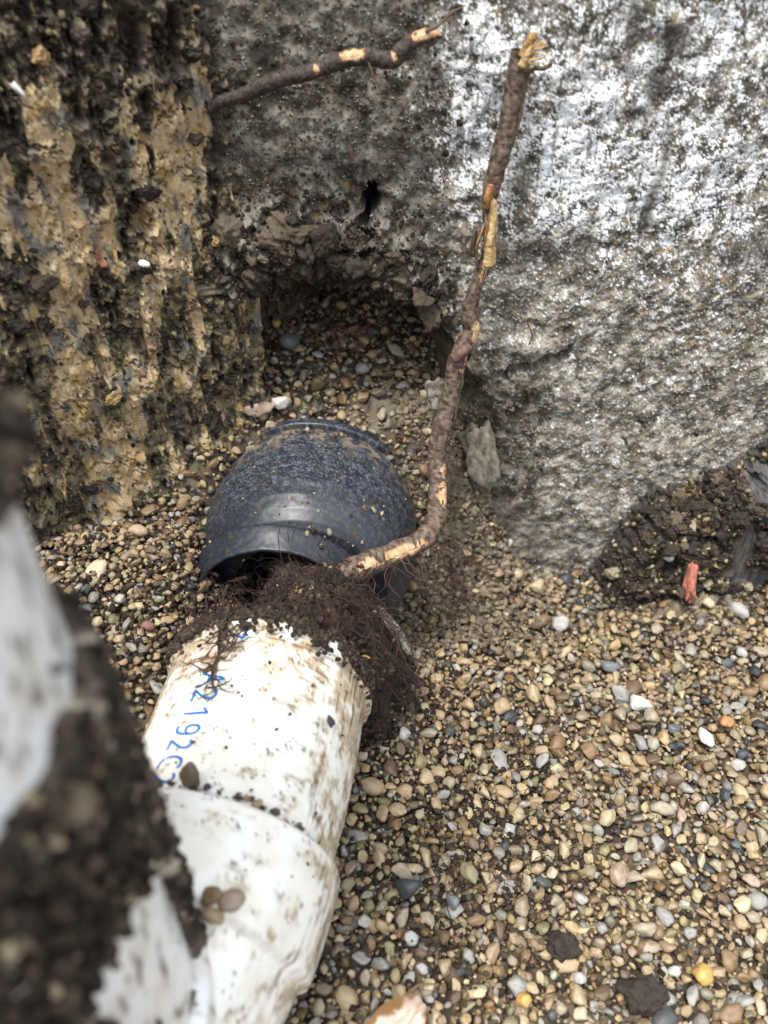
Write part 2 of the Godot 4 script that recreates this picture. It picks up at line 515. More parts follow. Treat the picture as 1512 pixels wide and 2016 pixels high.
func pebble_color() -> Color:
	var m := tone_material(MIX[rng.randi() % MIX.size()])
	var c := m.albedo_color.srgb_to_linear()
	var k := rng.randf_range(0.65, 1.2)
	k *= 0.85
	return Color(c.r * k * rng.randf_range(0.98, 1.08), c.g * k * 0.985, c.b * k * rng.randf_range(0.80, 1.0))

# spots of stones that do not overlap; each round is [largest radius, smallest radius, tries]
func settle(rounds: Array, x0: float, x1: float, z0: float, z1: float, keep: Callable) -> Array:
	var cell := 0.012
	var nx := int((x1 - x0) / cell) + 1
	var nz := int((z1 - z0) / cell) + 1
	var cells := []
	cells.resize(nx * nz)
	for k in cells.size(): cells[k] = PackedInt32Array()
	var xs := PackedFloat32Array()
	var zs := PackedFloat32Array()
	var rs := PackedFloat32Array()
	for r in rounds:
		for k in r[2]:
			var x := rng.randf_range(x0, x1)
			var z := rng.randf_range(z0, z1)
			var rad := lerpf(r[1], r[0], pow(rng.randf(), 1.6))
			var ci := int((x - x0) / cell)
			var cj := int((z - z0) / cell)
			var free := true
			for j in range(maxi(cj - 1, 0), mini(cj + 2, nz)):
				for i in range(maxi(ci - 1, 0), mini(ci + 2, nx)):
					for q in cells[j * nx + i]:
						var dx := xs[q] - x
						var dz := zs[q] - z
						var lim := (rs[q] + rad) * 0.90
						if dx * dx + dz * dz < lim * lim:
							free = false
							break
					if not free: break
				if not free: break
			if free and keep.call(x, z, rad):
				cells[cj * nx + ci].append(xs.size())
				xs.append(x); zs.append(z); rs.append(rad)
	var out := []
	for k in xs.size(): out.append([xs[k], zs[k], rs[k]])
	return out

func make_pebbles() -> void:
	var root: Node3D = get_node("gravel_bed")
	var mass := base("loose_gravel", Vector3.ZERO, "loose smaller tan, grey and brown pea gravel between the larger pebbles", "gravel", "", "stuff")
	var all := []
	var keep := func(x: float, z: float, r: float) -> bool:
		if x < -0.08 and r > 0.0042 and rng.randf() < 0.75: return false
		if rng.randf() < muddy(x, z) * 0.85 - 0.1 - (0.25 if r < 0.003 else 0.0): return false
		var s := -(x + 0.10) / 0.876
		return z > -0.507 - 0.55 * (x + 0.10) - 0.02 if x < -0.10 else (z > -0.515 or x < 0.11)
	var eye := Vector3(0, 0.5, 0)
	var up := Vector3(0, cos(deg_to_rad(40)), -sin(deg_to_rad(40)))
	var ahead := Vector3(0, -sin(deg_to_rad(40)), -cos(deg_to_rad(40)))
	for layer in 2:
		var rounds := [[0.0085, 0.0068, 60], [0.0068, 0.0050, 800], [0.0050, 0.0037, 7000], [0.0037, 0.0026, 30000], [0.0026, 0.0017, 70000], [0.0017, 0.0010, 60000]] if layer == 0 else [[0.0065, 0.0048, 6000], [0.0048, 0.003, 22000], [0.003, 0.002, 20000]]
		for s in settle(rounds, -0.27, 0.46, -0.635, 0.08, keep):
			var y: float = bed(s[0], s[1]) + s[2] * rng.randf_range(-0.25, 0.35) - layer * 0.0055
			if layer == 0 and s[2] > 0.0065: y -= s[2] * 0.2
			all.append([Vector3(s[0], y, s[1]), s[2], layer])
	var shown := []
	for k in all.size():
		var p: Vector3 = all[k][0] - eye
		var depth := p.dot(ahead)
		var u := absf(p.x / depth)
		var v := p.dot(up) / depth
		var hidden: bool = (all[k][0].x < -0.02 and all[k][0].z > -0.33 and all[k][0].x > -0.13) or (all[k][0].x < -0.10 and all[k][0].z > -0.28) or all[k][2] == 1
		if u < 0.49 and absf(v) < 0.655 and depth > 0.1 and not hidden:
			shown.append([all[k][1] / depth, k])
	shown.sort_custom(func(a, b): return a[0] > b[0])
	var single := {}
	for k in mini(285, shown.size()): single[shown[k][1]] = true
	var lots := []
	for k in stone_meshes.size(): lots.append([])
	for k in all.size():
		var t := Transform3D(tumble(all[k][1], 1.0), all[k][0])
		var which := rng.randi() % stone_meshes.size()
		if single.has(k):
			var o := put("pebble", stone_meshes[which], tone_material(MIX[rng.randi() % MIX.size()]), root)
			o.transform = t
		else:
			lots[which].append([t, pebble_color()])
	for w in lots.size():
		var mm := MultiMesh.new()
		mm.transform_format = MultiMesh.TRANSFORM_3D
		mm.use_colors = true
		mm.mesh = stone_meshes[w]
		mm.instance_count = lots[w].size()
		for k in lots[w].size():
			mm.set_instance_transform(k, lots[w][k][0])
			mm.set_instance_color(k, lots[w][k][1])
		var o := MultiMeshInstance3D.new()
		o.name = "small_pebbles"
		o.multimesh = mm
		o.material_override = M.stone
		mass.add_child(o, true)
		tag(o, "", "", "", "stuff")
	# crumbs of dark earth and grit sifted between the pebbles
	var spots := []
	for k in 90000:
		var x := rng.randf_range(-0.26, 0.44)
		var z := rng.randf_range(-0.62, 0.0)
		var w: float = 0.05 + blobs(x, z, SOILED) + muddy(x, z) * 0.5 + n_patch.get_noise_2d(x, z) * 0.25
		if rng.randf() > w: continue
		spots.append([Vector3(x, bed(x, z) + rng.randf_range(-0.005, 0.0012), z), rng.randf_range(0.0008, 0.0026), soil_tone() if rng.randf() < 0.75 else pebble_color().darkened(0.3)])
	for k in 5200:                                   # rubble of grey brown earth on the bank under the wall
		var x := rng.randf_range(0.01, 0.15)
		var z := rng.randf_range(-0.515, -0.415)
		if rng.randf() > 0.15 + muddy(x, z): continue
		var c := lin(0.075, 0.058, 0.04).lerp(lin(0.22, 0.18, 0.13), rng.randf())
		spots.append([Vector3(x, bed(x, z) + rng.randf_range(-0.002, 0.004), z), rng.randf_range(0.0008, 0.0032), c])
	crumbs("earth_crumbs", spots, root)

const SOILED := [[-0.03, -0.37, 0.07, 0.03, 0.8], [0.02, -0.33, 0.025, 0.05, 0.7], [-0.13, -0.36, 0.04, 0.03, 0.5], [0.05, -0.28, 0.04, 0.05, 0.35], [0.10, -0.31, 0.02, 0.02, 0.5], [0.08, -0.24, 0.03, 0.03, 0.4], [0.06, -0.40, 0.02, 0.04, 0.45], [0.29, -0.44, 0.06, 0.03, 0.7], [0.24, -0.47, 0.03, 0.03, 0.6], [-0.04, -0.60, 0.08, 0.03, 1.0], [-0.07, -0.55, 0.04, 0.03, 0.4], [0.03, -0.27, 0.03, 0.05, 0.5], [0.06, -0.48, 0.05, 0.05, 0.5], [-0.02, -0.56, 0.06, 0.02, 0.35], [0.10, -0.25, 0.05, 0.05, 0.2], [0.15, -0.16, 0.03, 0.02, 0.5], [0.02, -0.22, 0.03, 0.05, 0.3], [-0.20, -0.42, 0.03, 0.04, 0.7], [-0.17, -0.34, 0.05, 0.05, 0.75], [-0.13, -0.41, 0.04, 0.04, 0.35], [0.05, -0.18, 0.05, 0.05, 0.2]]

# ---------------------------------------------------------------- clay bank on the left
const CLAY_AT := Vector3(-0.10, 0, -0.507)
const CLAY_N := Vector3(0.482, 0, 0.876)
const CLAY_S := Vector3(-0.876, 0, 0.482)

func clay_point(s: float, y: float) -> void:
	var p: float = n_tone.get_noise_2d(s * 1.5 + 7.0, y * 0.4) * 1.1 + n_patch.get_noise_2d(s * 0.7 + 7.0, y * 0.4) * 0.25
	var m: float = n_mid.get_noise_2d(s + 3.0, y * 0.6)
	var sm: float = n_small.get_noise_2d(s, y)
	var fi: float = n_fine.get_noise_2d(s, y)
	var stri: float = n_small.get_noise_2d(s * 2.6 + 9.0, y * 0.14)
	var t: float = n_tone.get_noise_2d(s + 2.0, y)
	var q0 := s - (0.40 - y) * 0.17                   # scrape marks lean a little
	var bias := blobs(q0, y, [[0.024, 0.35, 0.016, 0.050, 0.85], [0.094, 0.345, 0.010, 0.075, 0.9], [0.072, 0.335, 0.016, 0.020, 0.7], [0.094, 0.245, 0.012, 0.040, 0.6], [0.072, 0.170, 0.020, 0.035, 1.0], [0.045, 0.235, 0.006, 0.040, 0.5], [0.062, 0.24, 0.005, 0.030, 0.4], [0.020, 0.255, 0.008, 0.03, 0.35], [0.125, 0.36, 0.006, 0.03, 0.5],
		[0.056, 0.34, 0.009, 0.02, -0.5], [0.0, 0.35, 0.005, 0.05, -0.3]])
	var low := ramp(0.31, 0.27, y) * ramp(0.128, 0.118, q0)        # the lower part is smeared together
	var v := p * 0.8 + m * 0.22 + sm * 0.16 + stri * 0.20 + bias * 1.25 - 0.12 - ramp(0.385, 0.43, y) * 0.4 - ramp(0.118, 0.135, q0) * 0.25 * ramp(0.30, 0.25, y)
	var flat := smoothstep(0.02, 0.15, v + fi * 0.06)
	var rubbed := smoothstep(-0.30, 0.0, v + sm * 0.3) * low * 0.8
	var d: float = n_big.get_noise_2d(s + 4.0, y) * 0.006
	d += flat * (0.0050 + stri * 0.0009 + m * 0.0014 + fi * 0.00012)
	var ledge := smoothstep(0.0, 0.03, n_patch.get_noise_2d(s * 0.8 + 20.0, y * 0.5)) + smoothstep(0.18, 0.21, n_patch.get_noise_2d(s * 0.8 + 20.0, y * 0.5))
	d += ledge * 0.0016 * flat
	var crack := ramp(0.075, 0.015, n_cracks.get_noise_2d(s + m * 0.01, y * 0.8 + sm * 0.006) + 1.0) * smoothstep(-0.1, 0.25, n_tone.get_noise_2d(s + 9.0, y) + 0.1)
	d -= crack * 0.0022 * flat
	d += (1.0 - flat) * (m * 0.005 + sm * 0.003 + fi * 0.0012 + (0.45 - n_clods.get_noise_2d(s, y)) * 0.0055) * (1.0 - rubbed * 0.5)
	d -= 0.012 * smoothstep(0.30, 0.85, -v) * (1.0 - rubbed)
	d -= 0.013 * ramp(1.2, 0.3, pow((s - 0.058) / 0.008, 2.0) + pow((y - 0.335) / 0.016, 2.0) + sm)
	d += (0.155 - y) * 0.10 if y < 0.155 else 0.0
	d += 0.02 * ramp(0.13, 0.19, s)
	var q := CLAY_AT + CLAY_S * s + CLAY_N * d
	P = Vector3(q.x, y, q.z)
	var tan := lin(0.34, 0.24, 0.13).lerp(lin(0.47, 0.355, 0.22), clampf(0.5 + t * 1.0 + m * 0.3 + stri * 0.7, 0.0, 1.0))
	tan = tan.lerp(lin(0.34, 0.22, 0.07), 0.8 * smoothstep(0.2, 0.5, n_hue.get_noise_2d(s * 0.7, y * 0.6) + ramp(0.30, 0.2, y) * 0.15))
	tan = tan.lerp(lin(0.155, 0.145, 0.125), smoothstep(0.12, 0.45, n_tone.get_noise_2d(s * 1.6 + 5.0, y * 0.7) + stri * 0.15 + ramp(0.32, 0.24, y) * 0.10))
	tan = tan.lerp(lin(0.08, 0.06, 0.04), smoothstep(0.26, 0.5, sm * 0.8 + fi * 0.35 + stri * 0.2) * 0.7)
	var dark := lin(0.034, 0.027, 0.021).lerp(lin(0.12, 0.096, 0.066), clampf(0.38 + sm * 0.5 + t * 0.8 + fi * 0.25 + stri * 0.3, 0.0, 1.0))
	dark = dark.lerp(lin(0.22, 0.165, 0.085), 0.65 * smoothstep(0.12, 0.4, n_hue.get_noise_2d(s + 1.0, y) + sm * 0.4 + ramp(0.38, 0.30, y) * 0.16 - 0.16) * 0.9)
	var rub := lin(0.11, 0.09, 0.056).lerp(lin(0.27, 0.205, 0.11), clampf(0.45 + sm * 0.8 + fi * 0.4 + stri * 0.5 + t * 0.8, 0.0, 1.0))
	COL = dark.lerp(rub, rubbed).lerp(tan, flat)
	COL = COL.lerp(lin(0.05, 0.038, 0.026), crack * 0.8)
	COL = COL.lerp(lin(0.33, 0.10, 0.02), 0.7 * clampf(blobs(s, y, [[0.086, 0.316, 0.002, 0.008, 1.0], [0.10, 0.30, 0.004, 0.004, 0.4], [0.066, 0.252, 0.003, 0.006, 0.5]]), 0.0, 1.0))

func make_clay_bank() -> void:
	var root := base("clay_bank", Vector3.ZERO, "dug face of yellow brown clay with dark earth in its hollows", "bank", "", "structure")
	var ws := spaced([-0.9, -0.23, 0.03, -0.23, -0.19, 0.003, -0.19, 0.012, 0.0009])
	var ys := spaced([-0.05, 0.08, 0.01, 0.08, 0.46, 0.0009, 0.46, 0.50, 0.004, 0.50, 0.64, 0.02])
	var f := func(i: int, j: int) -> void:
		clay_point(-ws[i], ys[j])
	put("bank_face", sheet(ws.size(), ys.size(), f), M.clay, root)
	var spots := []
	for k in 7000:
		var s := rng.randf_range(-0.005, 0.19)
		var y := rng.randf_range(0.09, 0.46)
		clay_point(s, y)
		var lum := COL.get_luminance()
		var chance := 0.7 if lum < 0.07 else 0.12 if lum < 0.15 else 0.02
		if rng.randf() > chance: continue
		var c := soil_tone()
		if rng.randf() < (0.28 if y < 0.36 else 0.12): c = lin(0.12, 0.09, 0.052).lerp(lin(0.23, 0.17, 0.09), rng.randf())
		spots.append([P + CLAY_N * rng.randf_range(-0.0005, 0.0012), rng.randf_range(0.0005, 0.0021) * (1.0 if lum < 0.15 else 0.6), c])
	crumbs("earth_crumbs", spots, root)
	for k in 90:
		var s := rng.randf_range(0.0, 0.18)
		var y := rng.randf_range(0.12, 0.45)
		clay_point(s, y)
		if COL.get_luminance() > 0.16: continue
		var o := put("clod", clod_meshes[rng.randi() % clod_meshes.size()], clod_material(["soil", "soil", "earth", "mud", "soil", "earth", "soil", "clay"][rng.randi() % 8]), root)
		o.transform = Transform3D(tumble(rng.randf_range(0.003, 0.007)), P)
	# the round clod at the corner and pale chips pressed into the clay
	clay_point(0.004, 0.318)
	lone("clay_clod", Transform3D(Basis.from_euler(Vector3(0.3, 0.4, 0.2)) * Basis.from_scale(Vector3(0.010, 0.012, 0.009)), P + CLAY_N * 0.006), "mud", "rounded brown clay clod sticking out beside the wall corner, left of the dark hole", "clod")
	clay_point(0.063, 0.309)
	lone("white_chip", Transform3D(Basis.from_euler(Vector3(0.2, -0.5, 0.25)) * Basis.from_scale(Vector3(0.0085, 0.0035, 0.003)), P + CLAY_N * 0.0025), "white", "flat white chip lodged in the middle of the clay bank", "chip")
	clay_point(0.107, 0.410)
	lone("white_chip", Transform3D(Basis.from_euler(Vector3(0.2, -0.5, -0.9)) * Basis.from_scale(Vector3(0.006, 0.002, 0.002)), P + CLAY_N * 0.0025), "white", "thin white sliver high up in the dark earth of the clay bank", "chip")

func lone(called: String, t: Transform3D, tone: String, label: String, category: String, group := "", which := -1) -> MeshInstance3D:
	var earthy := category == "clod" or tone == "soil"
	var o := put(called, clod_meshes[rng.randi() % clod_meshes.size()] if earthy else stone_meshes[which if which >= 0 else rng.randi() % stone_meshes.size()], clod_material(tone) if earthy else tone_material(tone))
	o.transform = t
	tag(o, label, category, group)
	return o

# ---------------------------------------------------------------- dark earth against the wall on the right
var scraped := 0.0
func heap_point(x: float, y: float) -> void:
	var edge := along([[0.17, -0.02], [0.195, 0.03], [0.205, 0.075], [0.225, 0.108], [0.25, 0.118], [0.28, 0.135], [0.32, 0.17], [0.45, 0.20], [0.9, 0.2]], x) + n_patch.get_noise_2d(x, y + 2.0) * 0.012
	var inside := edge - y
	var h := smoothstep(-0.004, 0.05, inside) * 0.045 - 0.012
	var sm: float = n_small.get_noise_3d(x + 5.0, y, h)
	var fi: float = n_fine.get_noise_3d(x, y + 3.0, h)
	var m: float = n_mid.get_noise_3d(x + 1.0, y, h)
	var scrape := clampf(blobs(x, y, [[0.298, 0.062, 0.011, 0.035, 1.3], [0.34, 0.032, 0.035, 0.012, 1.4], [0.30, 0.125, 0.012, 0.012, 1.2], [0.335, 0.105, 0.03, 0.015, 0.9]]) + m * 0.3 - 0.25, 0.0, 1.0)
	scrape = smoothstep(0.2, 0.5, scrape)
	h += (1.0 - scrape) * (m * 0.007 + sm * 0.004 + fi * 0.0013 + (0.45 - n_clods.get_noise_3d(x, y, h)) * 0.007)
	h -= 0.018 * blobs(x, y, [[0.235, 0.045, 0.014, 0.012, 1.0], [0.262, 0.075, 0.01, 0.006, 0.8], [0.31, 0.085, 0.02, 0.006, 0.6]])
	P = Vector3(x, y, WALL_Z + h)
	COL = lin(0.016, 0.014, 0.014).lerp(lin(0.075, 0.065, 0.055), clampf(0.3 + sm * 0.9 + n_tone.get_noise_2d(x, y) * 0.5 + fi * 0.4, 0.0, 1.0))
	var yellow := blobs(x, y, [[0.275, 0.045, 0.0055, 0.022, 1.2], [0.255, 0.10, 0.012, 0.012, 0.7], [0.29, 0.12, 0.006, 0.02, 0.3]]) + n_hue.get_noise_2d(x, y) * 0.4 + fi * 0.5
	COL = COL.lerp(lin(0.30, 0.22, 0.085), smoothstep(0.35, 0.8, yellow))
	var st: float = n_small.get_noise_2d(x * 2.2, y * 0.25)
	COL = COL.lerp(lin(0.055, 0.06, 0.068).lerp(lin(0.16, 0.13, 0.10), clampf(0.3 + st * 1.4, 0.0, 1.0)), scrape)
	scraped = scrape

func make_soil_heap() -> void:
	var root := base("soil_heap", Vector3.ZERO, "dark wet earth slumped against the foot of the concrete wall", "soil heap")
	var xs := spaced([0.165, 0.36, 0.0009, 0.36, 0.9, 0.02])
	var ys := spaced([-0.03, 0.0, 0.004, 0.0, 0.22, 0.0009])
	var f := func(i: int, j: int) -> void:
		heap_point(xs[i], ys[j])
	put("heap_face", sheet(xs.size(), ys.size(), f), M.clay, root)
	var spots := []
	for k in 9000:
		var x := rng.randf_range(0.18, 0.36)
		var y := rng.randf_range(0.0, 0.19)
		heap_point(x, y)
		if P.z < WALL_Z + 0.004 or scraped > 0.3: continue
		var c := soil_tone()
		if rng.randf() < 0.12: c = lin(0.20, 0.15, 0.08).lerp(lin(0.34, 0.28, 0.18), rng.randf())
		spots.append([P + Vector3(0, 0, 0.0006), rng.randf_range(0.0007, 0.0026), c])
	crumbs("earth_crumbs", spots, root)
	for k in 150:
		var x := rng.randf_range(0.19, 0.34)
		var y := rng.randf_range(0.02, 0.15)
		heap_point(x, y)
		if P.z < WALL_Z + 0.006 or scraped > 0.3: continue
		var o := put("clod", clod_meshes[rng.randi() % clod_meshes.size()], clod_material(["soil", "soil", "earth", "mud", "beige", "soil"][rng.randi() % 6]), root)
		o.transform = Transform3D(tumble(rng.randf_range(0.003, 0.007)), P)

# ---------------------------------------------------------------- tubes
func smooth_path(points: Array, step: float) -> PackedVector3Array:
	var c := Curve3D.new()
	c.bake_interval = step
	for k in points.size():
		var p: Vector3 = points[k]
		var a: Vector3 = points[maxi(k - 1, 0)]
		var b: Vector3 = points[mini(k + 1, points.size() - 1)]
		var t := (b - a) / 6.0
		c.add_point(p, -t, t)
	var len := c.get_baked_length()
	var n := maxi(2, int(len / step))
	var out := PackedVector3Array()
	for k in n + 1: out.append(c.sample_baked(len * k / n, true))
	return out

func frames(path: PackedVector3Array, up := Vector3.UP, carried := true) -> Array:
	var out := []
	var nrm := up
	for k in path.size():
		var t := (path[mini(k + 1, path.size() - 1)] - path[maxi(k - 1, 0)]).normalized()
		if not carried: nrm = up
		nrm = (nrm - t * nrm.dot(t)).normalized()
		out.append([path[k], nrm, t.cross(nrm), t])
	return out

# surface round a path: shape(k, share along, angle) returns the radius and sets COL
func tube(fr: Array, around: int, shape: Callable) -> ArrayMesh:
	var last := fr.size() - 1
	var f := func(i: int, j: int) -> void:
		var a := TAU * i / around
		var r: float = shape.call(j, float(j) / last, a)
		P = fr[j][0] + (fr[j][1] * cos(a) + fr[j][2] * sin(a)) * r
	return sheet(around + 1, fr.size(), f, true)

# thin rootlets: all strands of one tuft in one mesh; each strand [points, radius at start, radius at end]
func strands(list: Array, tone: Color, vary := 0.4) -> ArrayMesh:
	var v := PackedVector3Array()
	var n := PackedVector3Array()
	var c := PackedColorArray()
	var idx := PackedInt32Array()
	var around := 5
	for s in list:
		var path: PackedVector3Array = s[0]
		var fr := frames(path)
		var first := v.size()
		var k := rng.randf_range(1.0 - vary, 1.0 + vary)
		for j in path.size():
			var r := lerpf(s[1], s[2], float(j) / (path.size() - 1))
			var kk := k * rng.randf_range(0.85, 1.15)
			for i in around:
				var d: Vector3 = fr[j][1] * cos(TAU * i / around) + fr[j][2] * sin(TAU * i / around)
				v.append(path[j] + d * r)
				n.append(d)
				c.append(Color(tone.r * kk, tone.g * kk, tone.b * kk))
		for j in path.size() - 1:
			for i in around:
				var a := first + j * around + i
				var b := first + j * around + (i + 1) % around
				idx.append_array([a, a + around, b, b, a + around, b + around])
	return arrays(v, n, c, idx)

# a wandering strand; floor(x, z) is the height that it may not sink below
func wander(from: Vector3, dir: Vector3, length: float, wild: float, sag := 0.0, ground: Callable = nowhere) -> PackedVector3Array:
	var out := PackedVector3Array([from])
	var d := dir.normalized()
	var step := 0.0022
	var p := from
	for k in maxi(2, int(length / step)):
		d = (d + Vector3(rng.randfn(), rng.randfn(), rng.randfn()) * wild + Vector3.DOWN * sag).normalized()
		p += d * step
		if ground.is_valid():
			var g: float = ground.call(p.x, p.z)
			if p.y < g + 0.0008:
				p.y = g + 0.0008
				d.y = maxf(d.y, 0.0)
		out.append(p)
	return out

# a branching spray of rootlets
func spray(from: Vector3, dir: Vector3, length: float, wild: float, sag: float, r: float, levels: int, ground: Callable = nowhere, list := []) -> Array:
	var w := wander(from, dir, length, wild, sag, ground)
	list.append([w, r, r * 0.5])
	if levels > 0:
		for k in 3 + rng.randi() % 3:
			var at := rng.randi_range(1, w.size() - 1)
			var d := (w[at] - w[at - 1]).normalized() + Vector3(rng.randfn(), rng.randfn() * 0.5, rng.randfn()) * 0.9
			spray(w[at], d, length * rng.randf_range(0.3, 0.6), wild, sag, r * 0.55, levels - 1, ground, list)
	return list

# ---------------------------------------------------------------- black drain fitting
func make_black_fitting() -> void:
	var back := Vector3(-0.055, 0.089, -0.500)
	var axis := Vector3(-0.006, -0.002, 0.11).normalized()
	var root := base("drain_reducer", back, "black plastic bell shaped drain fitting with open mouth, half buried in gravel", "pipe fitting")
	var up := (Vector3.UP - axis * axis.y).normalized()
	var side := up.cross(axis)
	var lathe := func(profile: Array, around: int, shift := Vector3.ZERO) -> ArrayMesh:
		var rows := []
		for k in profile.size() - 1:
			var p0: Array = profile[k]
			var p1: Array = profile[k + 1]
			var n := maxi(1, int(Vector2(p1[0] - p0[0], p1[1] - p0[1]).length() / 0.001))
			for q in n: rows.append([lerpf(p0[0], p1[0], float(q) / n), lerpf(p0[1], p1[1], float(q) / n)])
		rows.append(profile[-1])
		var f := func(i: int, j: int) -> void:
			var a := TAU * i / around
			var r: float = rows[j][1] + n_mid.get_noise_2d(cos(a) * 0.05 + rows[j][0], sin(a) * 0.05) * 0.0005
			var dir: Vector3 = up * cos(a) - side * sin(a)
			P = axis * rows[j][0] + dir * r + shift
			var x := a * 0.07
			var y: float = rows[j][0]
			var scuff: float = n_patch.get_noise_2d(x, y * 1.4) * 0.5 + n_small.get_noise_2d(x * 1.3, y * 1.3) * 0.5 + n_fine.get_noise_2d(x * 1.5, y * 1.5) * 0.5
			var band := ramp(0.105, 0.045, y)
			var sc := smoothstep(0.16, 0.55, scuff + 0.10) * band * ramp(0.004, 0.010, y)
			var fine := smoothstep(0.30, 0.6, n_fine.get_noise_2d(x * 0.5, y * 1.6 + 4.0) + scuff * 0.4) * 0.5
			COL = lin(0.019, 0.022, 0.030).lerp(lin(0.19, 0.215, 0.27), clampf(sc * 0.26 + fine * 0.25 + smoothstep(0.35, 0.6, n_grit.get_noise_2d(x * 0.8, y) + scuff * 0.3) * 0.5 * band, 0.0, 1.0))
			var dust := ramp(0.045, 0.004, y) * smoothstep(-0.10, 0.30, n_patch.get_noise_2d(x + 2.0, y) + n_fine.get_noise_2d(x, y + 1.0) * 0.5)
			COL = COL.lerp(lin(0.25, 0.20, 0.14), clampf(dust * 0.8, 0.0, 1.0) * ramp(0.003, 0.007, y))
			var mud := smoothstep(0.32, 0.5, n_hue.get_noise_2d(x, y + 7.0) + n_fine.get_noise_2d(x, y) * 0.3)
			COL = COL.lerp(lin(0.06, 0.045, 0.03), mud * 0.6 * ramp(0.004, 0.012, y))
		return sheet(around + 1, rows.size(), f, true)
	put("bell", lathe.call([[-0.02, 0.0775], [0.004, 0.0795], [0.012, 0.0812], [0.024, 0.0824], [0.040, 0.0832], [0.054, 0.0828], [0.068, 0.0812], [0.080, 0.0782], [0.090, 0.0738], [0.0975, 0.0685], [0.1010, 0.0640], [0.1020, 0.0560], [0.1020, 0.0500]], 460), M.black, root)
	put("rim", lathe.call([[-0.004, 0.079], [-0.004, 0.0835], [-0.003, 0.0842], [0.003, 0.0842], [0.004, 0.0835], [0.0042, 0.0795]], 300), M.black, root)
	put("mouth", lathe.call([[0.080, 0.0590], [0.0985, 0.0610], [0.1000, 0.0648], [0.1008, 0.0656], [0.1030, 0.0650], [0.110, 0.0624], [0.1180, 0.0594], [0.1190, 0.0588], [0.1190, 0.0572], [0.1180, 0.0562], [0.09, 0.0555], [0.01, 0.0540], [0.0, 0.001]], 360, Vector3(-0.015, 0.002, 0.0)), M.black, root)

# ---------------------------------------------------------------- white drain pipe
const PVC := [Vector3(-0.165, 0.070, -0.045), Vector3(-0.130, 0.080, -0.105), Vector3(-0.099, 0.087, -0.165), Vector3(-0.085, 0.090, -0.225), Vector3(-0.076, 0.094, -0.285), Vector3(-0.069, 0.092, -0.345), Vector3(-0.060, 0.088, -0.375)]
var pvc_frames := []
var pvc_len := 0.0

func pvc_at(s: float, a: float, r: float) -> Vector3:    # s metres along, a round from the top towards +x
	var k := clampf(s / pvc_len, 0.0, 1.0) * (pvc_frames.size() - 1)
	var i := mini(int(k), pvc_frames.size() - 2)
	var t := k - i
	var f0: Array = pvc_frames[i]
	var f1: Array = pvc_frames[i + 1]
	var o: Vector3 = f0[0].lerp(f1[0], t)
	var u: Vector3 = f0[1].lerp(f1[1], t)
	var b: Vector3 = f0[2].lerp(f1[2], t)
	return o + (u * cos(a) + b * sin(a)) * r

func pvc_color(s: float, a: float, muddy_share: float) -> void:
	var x := a * 0.063
	var across: float = lerpf(n_small.get_noise_2d(x * 0.07 + s * 0.45, s * 2.2), n_small.get_noise_2d(x * 2.0, s * 0.14 + 3.0), ramp(0.65, 0.95, absf(a)))
	var fi: float = n_fine.get_noise_2d(x * 0.7, s * 0.7)
	var p: float = n_patch.get_noise_2d(x * 0.7, s + 3.0)
	var t: float = n_tone.get_noise_2d(x, s)
	var lines := smoothstep(0.16, 0.38, across + fi * 0.2) * clampf(0.05 + muddy_share * 1.5 + p * 0.9, 0.0, 1.0)
	var stain := smoothstep(0.10, 0.6, muddy_share * 0.9 + p * 0.7 + t * 0.5 + fi * 0.35 - 0.10)
	var specks := smoothstep(0.62, 0.74, n_fine.get_noise_2d(x * 1.1 + 4.0, s * 1.1) + p * 0.7)
	COL = lin(0.82, 0.80, 0.75).lerp(lin(0.72, 0.66, 0.55), clampf(0.25 + t, 0.0, 0.6))
	COL = COL.lerp(lin(0.40, 0.29, 0.17), clampf(stain * 0.75, 0.0, 1.0))
	COL = COL.lerp(lin(0.20, 0.115, 0.055), clampf(lines * 0.95, 0.0, 1.0))
	COL = COL.lerp(lin(0.05, 0.035, 0.028), specks * 0.8)

